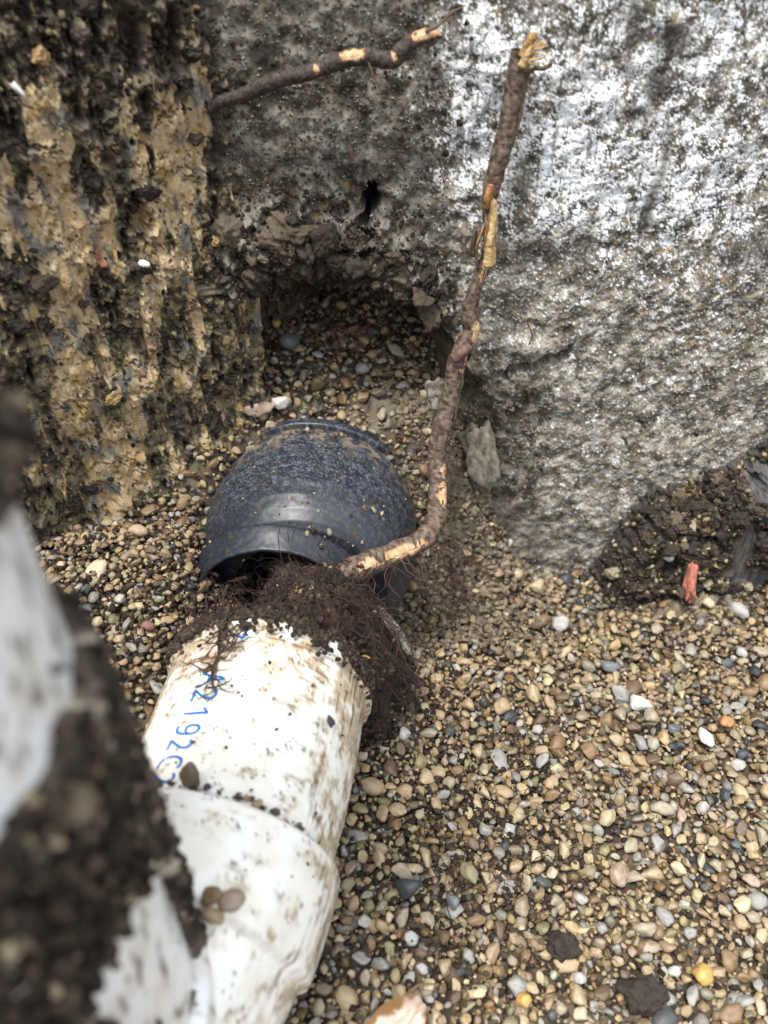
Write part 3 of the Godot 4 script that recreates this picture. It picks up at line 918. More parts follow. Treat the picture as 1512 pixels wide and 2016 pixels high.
func make_white_elbow() -> void:
	var path := smooth_path(PVC, 0.0012)
	pvc_frames = frames(path, Vector3.UP, false)
	pvc_len = 0.0
	for k in path.size() - 1: pvc_len += path[k].distance_to(path[k + 1])
	var root := base("white_elbow", Vector3.ZERO, "white plastic drain elbow smeared with mud and printed in blue", "pipe fitting")
	var lower := base("white_hub_pipe", Vector3.ZERO, "wide white plastic pipe socket in front of the printed elbow, gravel in its joint", "pipe")
	var ring := func(from: float, to: float, profile: Callable, muddied: Callable) -> ArrayMesh:
		var n := int((to - from) / 0.0011)
		var around := 340
		var f := func(i: int, j: int) -> void:
			var a := TAU * i / around
			var s := lerpf(from, to, float(j) / n)
			P = pvc_at(s, a, profile.call(s, a))
			var aa := wrapf(a, -PI, PI)
			pvc_color(s, aa, muddied.call(s, aa))
		return sheet(around + 1, n + 1, f, true)
	var joint := 0.178
	var body_r := func(s: float, a: float) -> float:
		var r := 0.0615 + 0.0012 * smoothstep(joint, joint + 0.05, s) + n_mid.get_noise_2d(s, a * 0.05) * 0.0005
		r += 0.0035 * smoothstep(0.277, 0.281, s + n_small.get_noise_2d(a * 0.06, 0.0) * 0.003)
		if s > 0.2868: r = 0.052
		return r
	var body_mud := func(s: float, a: float) -> float:
		return ramp(0.225, 0.285, s) * 0.62 + ramp(0.6, 1.25, absf(a - 0.05)) * 0.65 + blobs(s, a, [[0.255, 0.55, 0.02, 0.4, 0.3], [0.20, 0.75, 0.02, 0.25, 0.35], [0.27, -0.6, 0.03, 0.4, 0.4]]) - 0.1
	put("elbow_body", ring.call(joint - 0.03, 0.288, body_r, body_mud), M.pvc, root)
	# the socket it is pushed into
	var hub_r := func(s: float, a: float) -> float:
		if s > joint - 0.0008: return 0.0625 if s > joint - 0.0001 else 0.0655
		return 0.0675 - 0.0012 * smoothstep(joint - 0.003, joint, s) - 0.0042 * ramp(0.1375, 0.1345, s + n_small.get_noise_2d(a * 0.05, 2.0) * 0.001)
	var hub_mud := func(s: float, a: float) -> float:
		return ramp(0.9, 1.35, absf(a)) * 0.45 + ramp(joint - 0.03, joint, s) * 0.25 * ramp(0.3, -0.9, a) + 0.02
	put("socket", ring.call(0.0, joint, hub_r, hub_mud), M.pvc, lower)
	# blue print that runs along the fitting, read from its far end
	var ink: StandardMaterial3D = M.ink
	ink.vertex_color_use_as_albedo = false
	ink.albedo_color = Color(0.0, 0.40, 0.70)
	var font := SystemFont.new()
	font.font_names = PackedStringArray(["Droid Sans"])
	var text := "7  A2192C2"
	var at := 0.2735
	var step := 0.0102
	for k in text.length():
		var ch := text[k]
		if ch == " ":
			at -= step * 0.85
			continue
		var tm := TextMesh.new()
		tm.text = ch
		tm.font = font
		tm.font_size = 32
		tm.pixel_size = 0.001
		tm.depth = 0.0
		tm.curve_step = 0.5
		var a := tm.get_mesh_arrays()
		var v: PackedVector3Array = a[Mesh.ARRAY_VERTEX]
		var n: PackedVector3Array = a[Mesh.ARRAY_NORMAL]
		var size := 0.0155 / 0.024
		for i in v.size():
			var s := at - v[i].x * size * 0.74
			var ang := -0.395 + (s - 0.195) * 2.2 + v[i].y * size / 0.063
			var q := pvc_at(s, ang, body_r.call(s, ang) + 0.00035)
			n[i] = (q - pvc_at(s, ang, 0.0)).normalized()
			v[i] = q
		var idx: PackedInt32Array = a[Mesh.ARRAY_INDEX] if a[Mesh.ARRAY_INDEX] != null else PackedInt32Array(range(v.size()))
		for i in range(0, idx.size(), 3):
			if (v[idx[i + 2]] - v[idx[i]]).cross(v[idx[i + 1]] - v[idx[i]]).dot(n[idx[i]]) < 0.0:
				var t := idx[i + 1]
				idx[i + 1] = idx[i + 2]
				idx[i + 2] = t
		var c := PackedColorArray()
		c.resize(v.size())
		c.fill(Color.WHITE)
		put("printed_letter", arrays(v, n, c, idx), ink, root)
		at -= step
	# grit caught in the joint, small stones lying on the pipe
	for k in 46:
		var a := rng.randf_range(-0.75, 1.15)
		var s := joint + rng.randf_range(0.0005, 0.004)
		var r := rng.randf_range(0.0008, 0.0024)
		var o := put("grit", stone_meshes[rng.randi() % stone_meshes.size()], tone_material(["soil", "earth", "brown", "tan", "soil", "umber"][rng.randi() % 6]), lower)
		o.transform = Transform3D(tumble(r), pvc_at(s, a, 0.0625 + r * 0.5))
	for st in [[0.183, -0.10, 0.0055, "umber", "brown stone lying on the white pipe at its joint, near the mud"], [0.139, 0.37, 0.0048, "brown", "orange brown stone in the cluster on the white socket"], [0.141, 0.50, 0.0050, "pink", "pinkish stone in the cluster on the white socket"], [0.134, 0.44, 0.0052, "tan", "largest tan stone in the cluster on the white socket"], [0.123, 0.36, 0.0045, "sand", "sandy stone lying alone just below the cluster on the white socket"], [0.238, 0.85, 0.0040, "dark", "dark speck of stone near the right flank of the printed elbow"]]:
		lone("stone_on_pipe", Transform3D(tumble(st[2]), pvc_at(st[0], st[1], 0.066 + st[2] * 0.45)), st[3], st[4], "stone", "stones lying on the white pipe")
	var spots := []
	for k in 70:
		var s := rng.randf_range(0.02, 0.28)
		var a := rng.randfn() * 0.7 + 0.1
		var rr := 0.0677 if s < joint else 0.0630
		spots.append([pvc_at(s, a, rr), rng.randf_range(0.0003, 0.0011), soil_tone()])
	for k in 1500:
		var a := rng.randf_range(-1.3, 1.5)
		var s := 0.2885 + n_patch.get_noise_2d(a * 0.06, 1.0) * 0.008 - absf(rng.randfn()) * 0.0045 * (0.6 + rng.randf())
		spots.append([pvc_at(s, a, 0.0665), rng.randf_range(0.0005, 0.0022), soil_tone()])
	crumbs("earth_specks", spots, root)

# ---------------------------------------------------------------- muddy standpipe close to the lens
func make_standpipe() -> void:
	var at := Vector3(-0.134, 0.0, -0.108)
	var root := base("standpipe", at, "upright white plastic pipe thickly caked with dark mud, close in front", "pipe")
	var ys := spaced([0.0, 0.56, 0.0013])
	var around := 220
	var thick := func(y: float, a: float) -> float:
		var x := a * 0.055
		var n: float = n_patch.get_noise_2d(x * 0.6 + 9.0, y * 0.5) * 0.7 + n_mid.get_noise_2d(x + 2.0, y) * 0.7 + n_small.get_noise_2d(x, y) * 0.25
		var band := ramp(0.352, 0.335, y + n * 0.012) * (1.0 - ramp(0.276, 0.254, y + n * 0.008) * smoothstep(0.95, 1.2, a + n * 0.1) * ramp(2.02, 1.86, a + n * 0.06))
		return clampf(smoothstep(-0.1, 0.8, band * 1.3 + n * 0.6 - 0.35) + smoothstep(0.0, 0.3, n + ramp(0.395, 0.408, y) * ramp(0.430, 0.418, y) * 0.9 - 0.6), 0.0, 1.0)
	var body := func(i: int, j: int) -> void:
		var a := -TAU * i / around
		var y := ys[j]
		var r := 0.0578 + 0.0055 * ramp(0.150, 0.146, y)
		P = Vector3(sin(-a) * r, y, cos(-a) * r)
		var st: float = n_small.get_noise_2d(a * 0.12, y * 0.35)
		var p: float = n_patch.get_noise_2d(a * 0.05, y * 0.5 + 2.0)
		COL = lin(0.82, 0.82, 0.82).lerp(lin(0.66, 0.61, 0.54), clampf(0.2 + p, 0.0, 0.7))
		COL = COL.lerp(lin(0.07, 0.05, 0.04), smoothstep(0.22, 0.38, st * 0.7 + p * 0.6) * 0.85)
	var flip := func(i: int, j: int) -> void:
		body.call(around - i, j)
	put("pipe_wall", sheet(around + 1, ys.size(), flip, true), M.pvc, root)
	var cake := func(i: int, j: int) -> void:
		var a := TAU * i / around
		var y := ys[j]
		var m: float = thick.call(y, a if a < PI else a - TAU)
		var x := a * 0.05
		var lump: float = n_mid.get_noise_2d(x, y + 1.0) * 0.5 + n_small.get_noise_2d(x, y) * 0.35 + 0.5
		var r := 0.0560 + m * (0.0030 + 0.008 * maxf(lump, 0.0) * smoothstep(1.0, 1.8, a) + 0.001 * smoothstep(1.5, 2.0, a) * ramp(0.24, 0.27, y) * ramp(0.35, 0.32, y)) + n_fine.get_noise_2d(x, y) * 0.0012 * m + n_small.get_noise_2d(x + 6.0, y) * 0.0025 * m
		P = Vector3(sin(a) * r, y, cos(a) * r)
		COL = lin(0.035, 0.026, 0.020).lerp(lin(0.13, 0.10, 0.075), clampf(0.25 + n_tone.get_noise_2d(x, y) + n_small.get_noise_2d(x, y + 5.0) * 0.7, 0.0, 1.0))
		COL = COL.lerp(lin(0.36, 0.30, 0.24), smoothstep(0.22, 0.5, n_mid.get_noise_2d(x * 1.2 + 3.0, y * 0.8)))
	var flip2 := func(i: int, j: int) -> void:
		cake.call(i, j)
	put("mud_cake", sheet(around + 1, ys.size(), flip2, true), M.soil, root)
	for k in 60:
		var a := rng.randf_range(0.2, 2.6)
		var y := rng.randf_range(0.20, 0.34)
		var m: float = thick.call(y, a)
		if m < 0.3: continue
		var r := rng.randf_range(0.0020, 0.0048)
		var rad := 0.0575 + m * 0.005
		var o := put("stuck_clod", clod_meshes[rng.randi() % clod_meshes.size()], clod_material(["soil", "earth", "soil", "mud", "earth", "soil"][rng.randi() % 6]), root)
		o.transform = Transform3D(tumble(r), Vector3(sin(a) * rad, y, cos(a) * rad))
	var spots := []
	for k in 3600:
		var a := rng.randf_range(0.5, 2.6)
		var y := rng.randf_range(0.18, 0.43)
		var m: float = thick.call(y, a)
		if rng.randf() > m - 0.05: continue
		var rad := 0.0560 + m * rng.randf_range(0.004, 0.0095)
		var c := soil_tone()
		if rng.randf() < 0.08: c = lin(0.24, 0.19, 0.13)
		spots.append([Vector3(sin(a) * rad, y, cos(a) * rad), rng.randf_range(0.0008, 0.0026), c])
	crumbs("mud_crumbs", spots, root)

# ---------------------------------------------------------------- earth over the end of the elbow
func pile_height(x: float, z: float) -> float:
	var ridge := along([[-0.47, 0.06], [-0.44, 0.08], [-0.42, 0.10], [-0.405, 0.118], [-0.392, 0.128], [-0.375, 0.132], [-0.36, 0.140], [-0.34, 0.154], [-0.323, 0.157], [-0.317, 0.145], [-0.310, 0.06], [-0.30, 0.0]], z)
	var w := 0.048 - 0.012 * ramp(-0.365, -0.40, z) + 0.01 * n_mid.get_noise_2d(x, z)
	var d := (x + 0.046 + 0.012 * ramp(-0.365, -0.40, z)) / w
	return ridge * exp(-pow(absf(d), 3.0) * 0.6) * (1.0 - ramp(-0.002, 0.02, x) * ramp(-0.35, -0.32, z))

func make_soil_mound() -> void:
	var root := base("soil_clump", Vector3.ZERO, "dark crumbly earth full of rootlets heaped between white elbow and black fitting", "soil heap")
	var zs := spaced([-0.47, -0.285, 0.0011])
	var xs := spaced([-0.15, 0.06, 0.0011])
	var f := func(i: int, j: int) -> void:
		var x := xs[j]
		var z := zs[i]
		var y := pile_height(x, z) + n_mid.get_noise_2d(x, z) * 0.006 + n_small.get_noise_2d(x, z) * 0.004 + n_fine.get_noise_2d(x, z) * 0.0015 - n_clods.get_noise_2d(x, z) * 0.004
		y -= 0.09 * ramp(0.075, 0.03, pile_height(x, z)) * ramp(-0.34, -0.31, z) + 0.03 * ramp(0.05, 0.0, pile_height(x, z))
		P = Vector3(x, y, z)
		COL = lin(0.022, 0.016, 0.013).lerp(lin(0.075, 0.05, 0.035), clampf(0.35 + n_tone.get_noise_2d(x, z) + n_fine.get_noise_2d(x, z) * 0.5, 0.0, 1.0))
	put("earth", sheet(zs.size(), xs.size(), f), M.soil, root)
	var spots := []
	for k in 7000:
		var x := rng.randf_range(-0.13, 0.035)
		var z := rng.randf_range(-0.45, -0.305)
		var h := pile_height(x, z)
		if h < 0.03 or h < bed(x, z): continue
		var c := soil_tone()
		if rng.randf() < 0.10: c = pebble_color()
		spots.append([Vector3(x, h + rng.randf_range(-0.004, 0.004), z), rng.randf_range(0.0006, 0.0024), c])
	crumbs("earth_crumbs", spots, root)
	var hairs := []
	for k in 380:
		var x := rng.randf_range(-0.12, 0.02)
		var z := rng.randf_range(-0.40, -0.31)
		var h := pile_height(x, z)
		if h < 0.05: continue
		hairs.append([wander(Vector3(x, h, z), Vector3(rng.randfn(), 0.2, rng.randfn()), rng.randf_range(0.02, 0.06), 0.28, 0.05, pile_height), 0.0004, 0.00018])
	tag(put("root_hairs", strands(hairs, lin(0.032, 0.018, 0.015)), M.hair, root), "", "", "", "stuff")
	for k in 44:
		var x := rng.randf_range(-0.11, 0.012)
		var z := rng.randf_range(-0.41, -0.322)
		var h := pile_height(x, z)
		if h < 0.06: continue
		var o := put("clod", clod_meshes[rng.randi() % clod_meshes.size()], clod_material(["soil", "soil", "earth"][rng.randi() % 3]), root)
		o.transform = Transform3D(tumble(rng.randf_range(0.003, 0.007)), Vector3(x, h - 0.001, z))
	for k in 40:
		var x := rng.randf_range(-0.11, 0.02)
		var z := rng.randf_range(-0.41, -0.315)
		var h := pile_height(x, z)
		if h < 0.06: continue
		var o := put("pebble", stone_meshes[rng.randi() % stone_meshes.size()], tone_material(["tan", "beige", "umber", "amber", "grey", "brown", "soil", "soil", "earth"][rng.randi() % 9]), root)
		o.transform = Transform3D(tumble(rng.randf_range(0.002, 0.0048)), Vector3(x, h + 0.0005, z))

# ---------------------------------------------------------------- roots
const ROOT := [Vector3(-0.052, 0.112, -0.360), Vector3(-0.0399, 0.122, -0.370), Vector3(-0.0197, 0.1255, -0.385), Vector3(0.0051, 0.1212, -0.405), Vector3(0.0293, 0.1224, -0.420), Vector3(0.0383, 0.1291, -0.435), Vector3(0.040, 0.1444, -0.452), Vector3(0.0397, 0.1699, -0.468), Vector3(0.0472, 0.203, -0.478), Vector3(0.0508, 0.2285, -0.484), Vector3(0.0552, 0.2427, -0.487), Vector3(0.0602, 0.2533, -0.489), Vector3(0.0581, 0.2683, -0.490), Vector3(0.0631, 0.2928, -0.491), Vector3(0.0669, 0.3065, -0.491), Vector3(0.0659, 0.326, -0.491), Vector3(0.0655, 0.3446, -0.491), Vector3(0.0698, 0.3652, -0.492), Vector3(0.0726, 0.3815, -0.493), Vector3(0.0757, 0.4051, -0.494), Vector3(0.0772, 0.4202, -0.494)]

func root_tube(called: String, points: Array, radius: Callable, bare: Array, root: Node3D, barks: Array) -> void:
	var path := smooth_path(points, 0.0008)
	var fr := frames(path, Vector3(0, 0, 1))
	var around := 30
	var shape := func(k: int, t: float, a: float) -> float:
		var s := t * 0.4
		var n: float = n_mid.get_noise_2d(s + points[0].x, a * 0.004 + 2.0)
		var fi: float = n_fine.get_noise_2d(s * 0.8, a * 0.0035)
		var sm: float = n_small.get_noise_2d(s, a * 0.006)
		var r: float = radius.call(t) * (1.0 + n * 0.13 + n_tone.get_noise_2d(s * 2.0, a * 0.002) * 0.12 + sm * 0.05 + n_fine.get_noise_2d(s * 0.12, a * 0.012) * 0.035 + fi * 0.02)
		var aa := wrapf(a, -PI, PI)
		var open := -1.0
		for b in bare:
			open = maxf(open, 1.0 - pow(absf((t - b[0]) / b[1]), 2.0) - pow(wrapf(aa - b[2], -PI, PI) / b[3], 2.0) + sm * 0.9 + fi * 0.5)
		var o := smoothstep(0.1, 0.3, open)
		r -= o * 0.0005
		COL = barks[0].lerp(barks[1], clampf(0.4 + n_hue.get_noise_2d(s, a * 0.01) * 0.9 + fi * 0.7, 0.0, 1.0))
		COL = COL.lerp(lin(0.02, 0.015, 0.012), smoothstep(0.28, 0.5, -fi - sm * 0.5) * 0.7)
		var wood := lin(0.62, 0.46, 0.29).lerp(lin(0.46, 0.26, 0.13), clampf(0.5 + sm * 1.5, 0.0, 1.0))
		COL = COL.lerp(wood, o)
		COL = COL.lerp(lin(0.10, 0.03, 0.015), ramp(0.0, 0.12, open + 0.12) * (1.0 - o) * 0.6)
		return r
	put(called, tube(fr, around, shape), M.bark, root)

func slip(root: Node3D, called: String, pts: Array, r0: float, r1: float, c0: Color, c1: Color) -> void:
	var path := smooth_path(pts, 0.0008)
	var fr := frames(path, Vector3(0, 0, 1))
	var shape := func(k: int, t: float, a: float) -> float:
		COL = c0.lerp(c1, clampf(0.5 + n_small.get_noise_2d(t * 0.06, a * 0.004) * 1.4, 0.0, 1.0))
		var cap := smoothstep(0.0, 0.06, t) * smoothstep(1.0, 0.94, t)
		return lerpf(r0, r1, t) * (1.0 + 0.14 * n_small.get_noise_2d(t * 0.03 + r0, a * 0.006) + 0.06 * n_fine.get_noise_2d(t * 0.02, a * 0.01)) * lerpf(0.15, 1.0, cap) * (1.0 + 0.35 * cos(a * 2.0 + 1.0))
	put(called, tube(fr, 18, shape), M.bark, root)

func make_roots() -> void:
	var root := base("long_root", Vector3.ZERO, "long brown tree root with stripped bark running from earth up the wall", "root")
	var rad := func(t: float) -> float:
		return along([[0.0, 0.0078], [0.10, 0.0086], [0.2, 0.0082], [0.26, 0.0078], [0.36, 0.0066], [0.45, 0.0074], [0.52, 0.0068], [0.57, 0.0062], [0.64, 0.0058], [0.70, 0.0040], [0.76, 0.0034], [0.80, 0.0040], [0.84, 0.0058], [0.9, 0.0060], [1.0, 0.0062]], t)
	root_tube("bark", ROOT, rad, [[0.115, 0.020, -0.35, 0.6], [0.185, 0.050, -0.15, 0.6], [0.325, 0.024, -0.1, 0.7], [0.365, 0.014, 0.1, 0.6], [0.585, 0.028, 0.45, 0.55], [0.615, 0.016, 0.1, 0.9], [0.545, 0.004, 0.0, 0.5], [0.725, 0.03, 0.0, 1.1], [0.768, 0.02, -0.3, 1.0], [0.99, 0.02, 0.6, 0.9]], root, [lin(0.075, 0.050, 0.036), lin(0.185, 0.135, 0.105)])
	# torn wood beside the narrow neck, split end, side twig
	var wood := [lin(0.62, 0.44, 0.22), lin(0.42, 0.27, 0.11)]
	slip(root, "torn_wood", [Vector3(0.0682, 0.300, -0.4845), Vector3(0.0675, 0.315, -0.484), Vector3(0.0680, 0.330, -0.485), Vector3(0.0670, 0.343, -0.486)], 0.0048, 0.0020, wood[0], wood[1])
	slip(root, "splinter", [Vector3(0.0600, 0.303, -0.488), Vector3(0.0590, 0.312, -0.487), Vector3(0.0625, 0.324, -0.487), Vector3(0.0655, 0.334, -0.487)], 0.0013, 0.0010, wood[1], lin(0.25, 0.14, 0.07))
	slip(root, "bark_flap", [Vector3(0.0580, 0.306, -0.487), Vector3(0.0568, 0.316, -0.486), Vector3(0.0575, 0.324, -0.487)], 0.0022, 0.0016, lin(0.06, 0.04, 0.03), lin(0.11, 0.07, 0.05))
	slip(root, "neck_knot", [Vector3(0.0640, 0.338, -0.486), Vector3(0.0635, 0.345, -0.484), Vector3(0.0655, 0.351, -0.486)], 0.0034, 0.0026, lin(0.42, 0.20, 0.06), lin(0.16, 0.08, 0.04))
	slip(root, "split_end", [Vector3(0.0770, 0.412, -0.489), Vector3(0.0800, 0.420, -0.488), Vector3(0.0850, 0.4245, -0.487), Vector3(0.0890, 0.4235, -0.486)], 0.0040, 0.0014, lin(0.46, 0.34, 0.18), lin(0.28, 0.18, 0.08))
	slip(root, "split_end", [Vector3(0.0775, 0.417, -0.491), Vector3(0.0805, 0.426, -0.490), Vector3(0.0830, 0.4285, -0.489)], 0.0040, 0.0028, lin(0.20, 0.11, 0.05), lin(0.45, 0.28, 0.10))
	slip(root, "side_twig", [Vector3(0.0790, 0.4085, -0.489), Vector3(0.0835, 0.4125, -0.487), Vector3(0.0885, 0.4130, -0.485), Vector3(0.0925, 0.4160, -0.484)], 0.0015, 0.0015, lin(0.06, 0.04, 0.03), lin(0.14, 0.08, 0.04))
	slip(root, "knuckle", [Vector3(0.0500, 0.2370, -0.480), Vector3(0.0545, 0.2420, -0.479), Vector3(0.0600, 0.2460, -0.480)], 0.0058, 0.0046, lin(0.16, 0.10, 0.075), lin(0.10, 0.065, 0.05))
	slip(root, "frayed_bark", [Vector3(-0.0485, 0.1165, -0.362), Vector3(-0.043, 0.1260, -0.362), Vector3(-0.035, 0.1290, -0.364)], 0.0024, 0.0038, lin(0.30, 0.20, 0.08), lin(0.10, 0.065, 0.035))
	slip(root, "frayed_bark", [Vector3(-0.0490, 0.1250, -0.364), Vector3(-0.0410, 0.1310, -0.366), Vector3(-0.030, 0.1325, -0.372)], 0.0018, 0.0030, lin(0.26, 0.17, 0.07), lin(0.09, 0.06, 0.04))
	var fibres := []
	for k in 16:
		var p := Vector3(0.0660 + rng.randfn() * 0.0018, rng.randf_range(0.303, 0.332), -0.4835)
		fibres.append([wander(p, Vector3(rng.randfn() * 0.18, 1, 0.12 + rng.randfn() * 0.12), rng.randf_range(0.008, 0.020), 0.08), 0.0006, 0.0002])
	for k in 12:
		var p := Vector3(0.0800 + rng.randfn() * 0.0015, 0.420 + rng.randfn() * 0.002, -0.4850)
		fibres.append([wander(p, Vector3(0.8, 0.5 + rng.randfn() * 0.4, 0.2), rng.randf_range(0.005, 0.011), 0.1), 0.0007, 0.0003])
	tag(put("wood_fibres", strands(fibres, lin(0.44, 0.31, 0.16), 0.4), M.hair, root), "", "", "", "stuff")
	# rootlets along its lower length
	var list := []
	for k in 75:
		var t := rng.randf_range(0.05, 0.42)
		var q := smooth_path(ROOT, 0.002)
		var p := q[int(t * (q.size() - 1))]
		list.append([wander(p + Vector3(rng.randfn(), rng.randfn(), rng.randfn()) * 0.004, Vector3(rng.randf_range(-0.6, 1.0), rng.randf_range(-0.9, 0.3), rng.randf_range(-0.2, 0.9)), rng.randf_range(0.012, 0.05), 0.28, 0.06), 0.00045, 0.0002])
	spray(Vector3(0.033, 0.118, -0.412), Vector3(0.2, -1, 0.25), 0.05, 0.2, 0.1, 0.0006, 2, nowhere, list)
	spray(Vector3(0.045, 0.150, -0.452), Vector3(0.6, -0.5, 0.2), 0.045, 0.22, 0.08, 0.0005, 2, nowhere, list)
	spray(Vector3(0.048, 0.165, -0.465), Vector3(0.8, -0.6, 0.3), 0.035, 0.25, 0.08, 0.0005, 1, nowhere, list)
	spray(Vector3(0.052, 0.19, -0.474), Vector3(0.4, -1, 0.1), 0.035, 0.2, 0.05, 0.0005, 1, nowhere, list)
	spray(Vector3(0.067, 0.335, -0.489), Vector3(0.45, -1, 0.05), 0.035, 0.16, 0.03, 0.0005, 1, nowhere, list)
	tag(put("rootlets", strands(list, lin(0.075, 0.042, 0.035)), M.hair, root), "", "", "", "stuff")
	# crumbs of earth on the root's lower end
	var spots := []
	var q := smooth_path(ROOT, 0.001)
	for k in 260:
		var t := pow(rng.randf(), 1.5) * 0.11
		var p := q[int(t * (q.size() - 1))]
		var a := rng.randf() * TAU
		spots.append([p + Vector3(cos(a) * 0.006, sin(a) * 0.007, sin(a * 2.0) * 0.006), rng.randf_range(0.0005, 0.0018), soil_tone()])
	crumbs("earth_crumbs", spots, root)

	var upper := base("wall_root", Vector3.ZERO, "shorter dark root lying across the top of the wall, pale bare strip midway", "root")
	var pts := [Vector3(-0.102, 0.389, -0.500), Vector3(-0.0962, 0.3931, -0.498), Vector3(-0.0809, 0.3979, -0.494), Vector3(-0.0626, 0.4057, -0.489), Vector3(-0.0449, 0.410, -0.486), Vector3(-0.0332, 0.4133, -0.486), Vector3(-0.0216, 0.4175, -0.486), Vector3(-0.0074, 0.4183, -0.487), Vector3(0.004, 0.4165, -0.488), Vector3(0.0124, 0.4234, -0.489), Vector3(0.0235, 0.4281, -0.492), Vector3(0.032, 0.4269, -0.497)]
	var rad2 := func(t: float) -> float:
		return along([[0.0, 0.0028], [0.2, 0.0042], [0.5, 0.0040], [0.62, 0.0044], [0.8, 0.0046], [0.92, 0.0038], [1.0, 0.0015]], t)
	root_tube("bark", pts, rad2, [[0.625, 0.05, -0.7, 0.8], [0.485, 0.010, -0.6, 0.9], [0.79, 0.012, -0.7, 0.7], [0.94, 0.07, -0.6, 1.1]], upper, [lin(0.030, 0.022, 0.019), lin(0.085, 0.062, 0.052)])
	var l2 := []
	l2.append([smooth_path([Vector3(0.0225, 0.4300, -0.489), Vector3(0.029, 0.4325, -0.488), Vector3(0.036, 0.4385, -0.489), Vector3(0.042, 0.4405, -0.492)], 0.002), 0.0011, 0.0005])
	l2.append([smooth_path([Vector3(-0.0085, 0.4165, -0.482), Vector3(-0.0060, 0.4105, -0.481), Vector3(-0.0040, 0.4070, -0.482)], 0.002), 0.0006, 0.0004])
	l2.append([smooth_path([Vector3(-0.0780, 0.4000, -0.493), Vector3(-0.0700, 0.4060, -0.488), Vector3(-0.0660, 0.4075, -0.488)], 0.002), 0.0008, 0.0005])
	spray(Vector3(-0.060, 0.409, -0.487), Vector3(0.3, 1, 0.3), 0.008, 0.4, 0.0, 0.0004, 2, nowhere, l2)
	tag(put("rootlets", strands(l2, lin(0.12, 0.075, 0.05)), M.hair, upper), "", "", "", "stuff")

	# tufts of fine roots lying about
	var on_pipe := func(x: float, z: float) -> float:
		var c := PVC_LINE(z)
		var d := x - c.x
		return c.y + sqrt(maxf(0.0, 0.0645 * 0.0645 - d * d)) if absf(d) < 0.0645 and z > -0.32 else 0.0
	var t1 := []
	var stem := smooth_path([Vector3(-0.099, 0.1500, -0.345), Vector3(-0.0985, 0.1545, -0.330), Vector3(-0.0955, 0.1550, -0.316), Vector3(-0.0965, 0.1545, -0.300), Vector3(-0.0940, 0.1550, -0.284), Vector3(-0.0955, 0.1555, -0.272), Vector3(-0.0935, 0.1555, -0.262)], 0.002)
	t1.append([stem, 0.0010, 0.0006])
	for k in 20:
		var at := rng.randi_range(int(stem.size() * 0.45), stem.size() - 1)
		spray(stem[at], Vector3(rng.randfn() * 0.9, 0.2, 0.7), rng.randf_range(0.010, 0.028), 0.34, 0.05, rng.randf_range(0.0005, 0.0009), 1, on_pipe, t1)
	spray(Vector3(-0.086, 0.152, -0.312), Vector3(0.8, 0.1, 0.5), 0.045, 0.3, 0.02, 0.0007, 2, on_pipe, t1)
	tag(put("root_tuft", strands(t1, lin(0.055, 0.036, 0.03)), M.hair), "branching tuft of thin dark roots hanging down over the printed elbow", "rootlets")
	var t2 := []
	for k in 9: spray(Vector3(-0.045 + rng.randfn() * 0.012, 0.222 + rng.randfn() * 0.006, -0.545 + rng.randfn() * 0.008), Vector3(rng.randfn(), 0.3, 0.5), 0.022, 0.4, 0.03, 0.0005, 2, bed_floor, t2)
	tag(put("root_tuft", strands(t2, lin(0.12, 0.045, 0.035)), M.hair), "tangle of reddish fine roots on the gravel of the hollow", "rootlets")
	var t3 := []
	for k in 20: spray(Vector3(-0.002 + rng.randfn() * 0.012, 0.060 + rng.randf() * 0.05, -0.345 + rng.randfn() * 0.014), Vector3(rng.randfn() * 0.5, -0.6, 0.5), 0.035, 0.32, 0.06, 0.0004, 2, bed_floor, t3)
	tag(put("root_tuft", strands(t3, lin(0.038, 0.022, 0.018)), M.hair), "dense dark mat of root hairs right of the elbow's far end", "rootlets", "", "stuff")
	var t4 := []
	for k in 11: spray(Vector3(0.085 + rng.randfn() * 0.014, 0.012, -0.33 + rng.randfn() * 0.02), Vector3(rng.randfn(), 0.1, rng.randfn()), 0.022, 0.4, 0.02, 0.0004, 1, bed_floor, t4)
	for k in 14: spray(Vector3(0.10 + rng.randfn() * 0.02, 0.012, -0.26 + rng.randfn() * 0.035), Vector3(rng.randfn(), 0.1, rng.randfn()), 0.02, 0.4, 0.02, 0.0004, 1, bed_floor, t4)
	for k in 8: spray(Vector3(0.045 + rng.randfn() * 0.01, 0.012, -0.22 + rng.randfn() * 0.03), Vector3(rng.randfn(), 0.1, rng.randfn()), 0.02, 0.4, 0.02, 0.0004, 1, bed_floor, t4)
	tag(put("root_tuft", strands(t4, lin(0.045, 0.024, 0.022)), M.hair), "scattered dark root fibres on the open gravel right of the white pipe", "rootlets", "", "stuff")
	var t5 := []
	for k in 9: spray(Vector3(0.055 + rng.randfn() * 0.01, 0.085 + rng.randfn() * 0.012, -0.445), Vector3(0.4, -1, 0.4), 0.04, 0.22, 0.05, 0.0004, 2, bed_floor, t5)
	tag(put("root_tuft", strands(t5, lin(0.08, 0.035, 0.03)), M.hair), "reddish hanging rootlets right of the root's bend over the black fitting", "rootlets", "", "stuff")
	var t8 := []
	for k in 30: spray(Vector3(-0.112 + rng.randfn() * 0.018, bed(-0.11, -0.36) + 0.03 * rng.randf(), -0.352 + rng.randfn() * 0.022), Vector3(rng.randfn(), 0.1, rng.randfn() + 0.3), 0.035, 0.3, 0.05, 0.0004, 1, bed_floor, t8)
	tag(put("root_tuft", strands(t8, lin(0.036, 0.02, 0.017)), M.hair), "dark stringy root mat on the gravel left of the elbow's far end", "rootlets", "", "stuff")
	var t10 := []
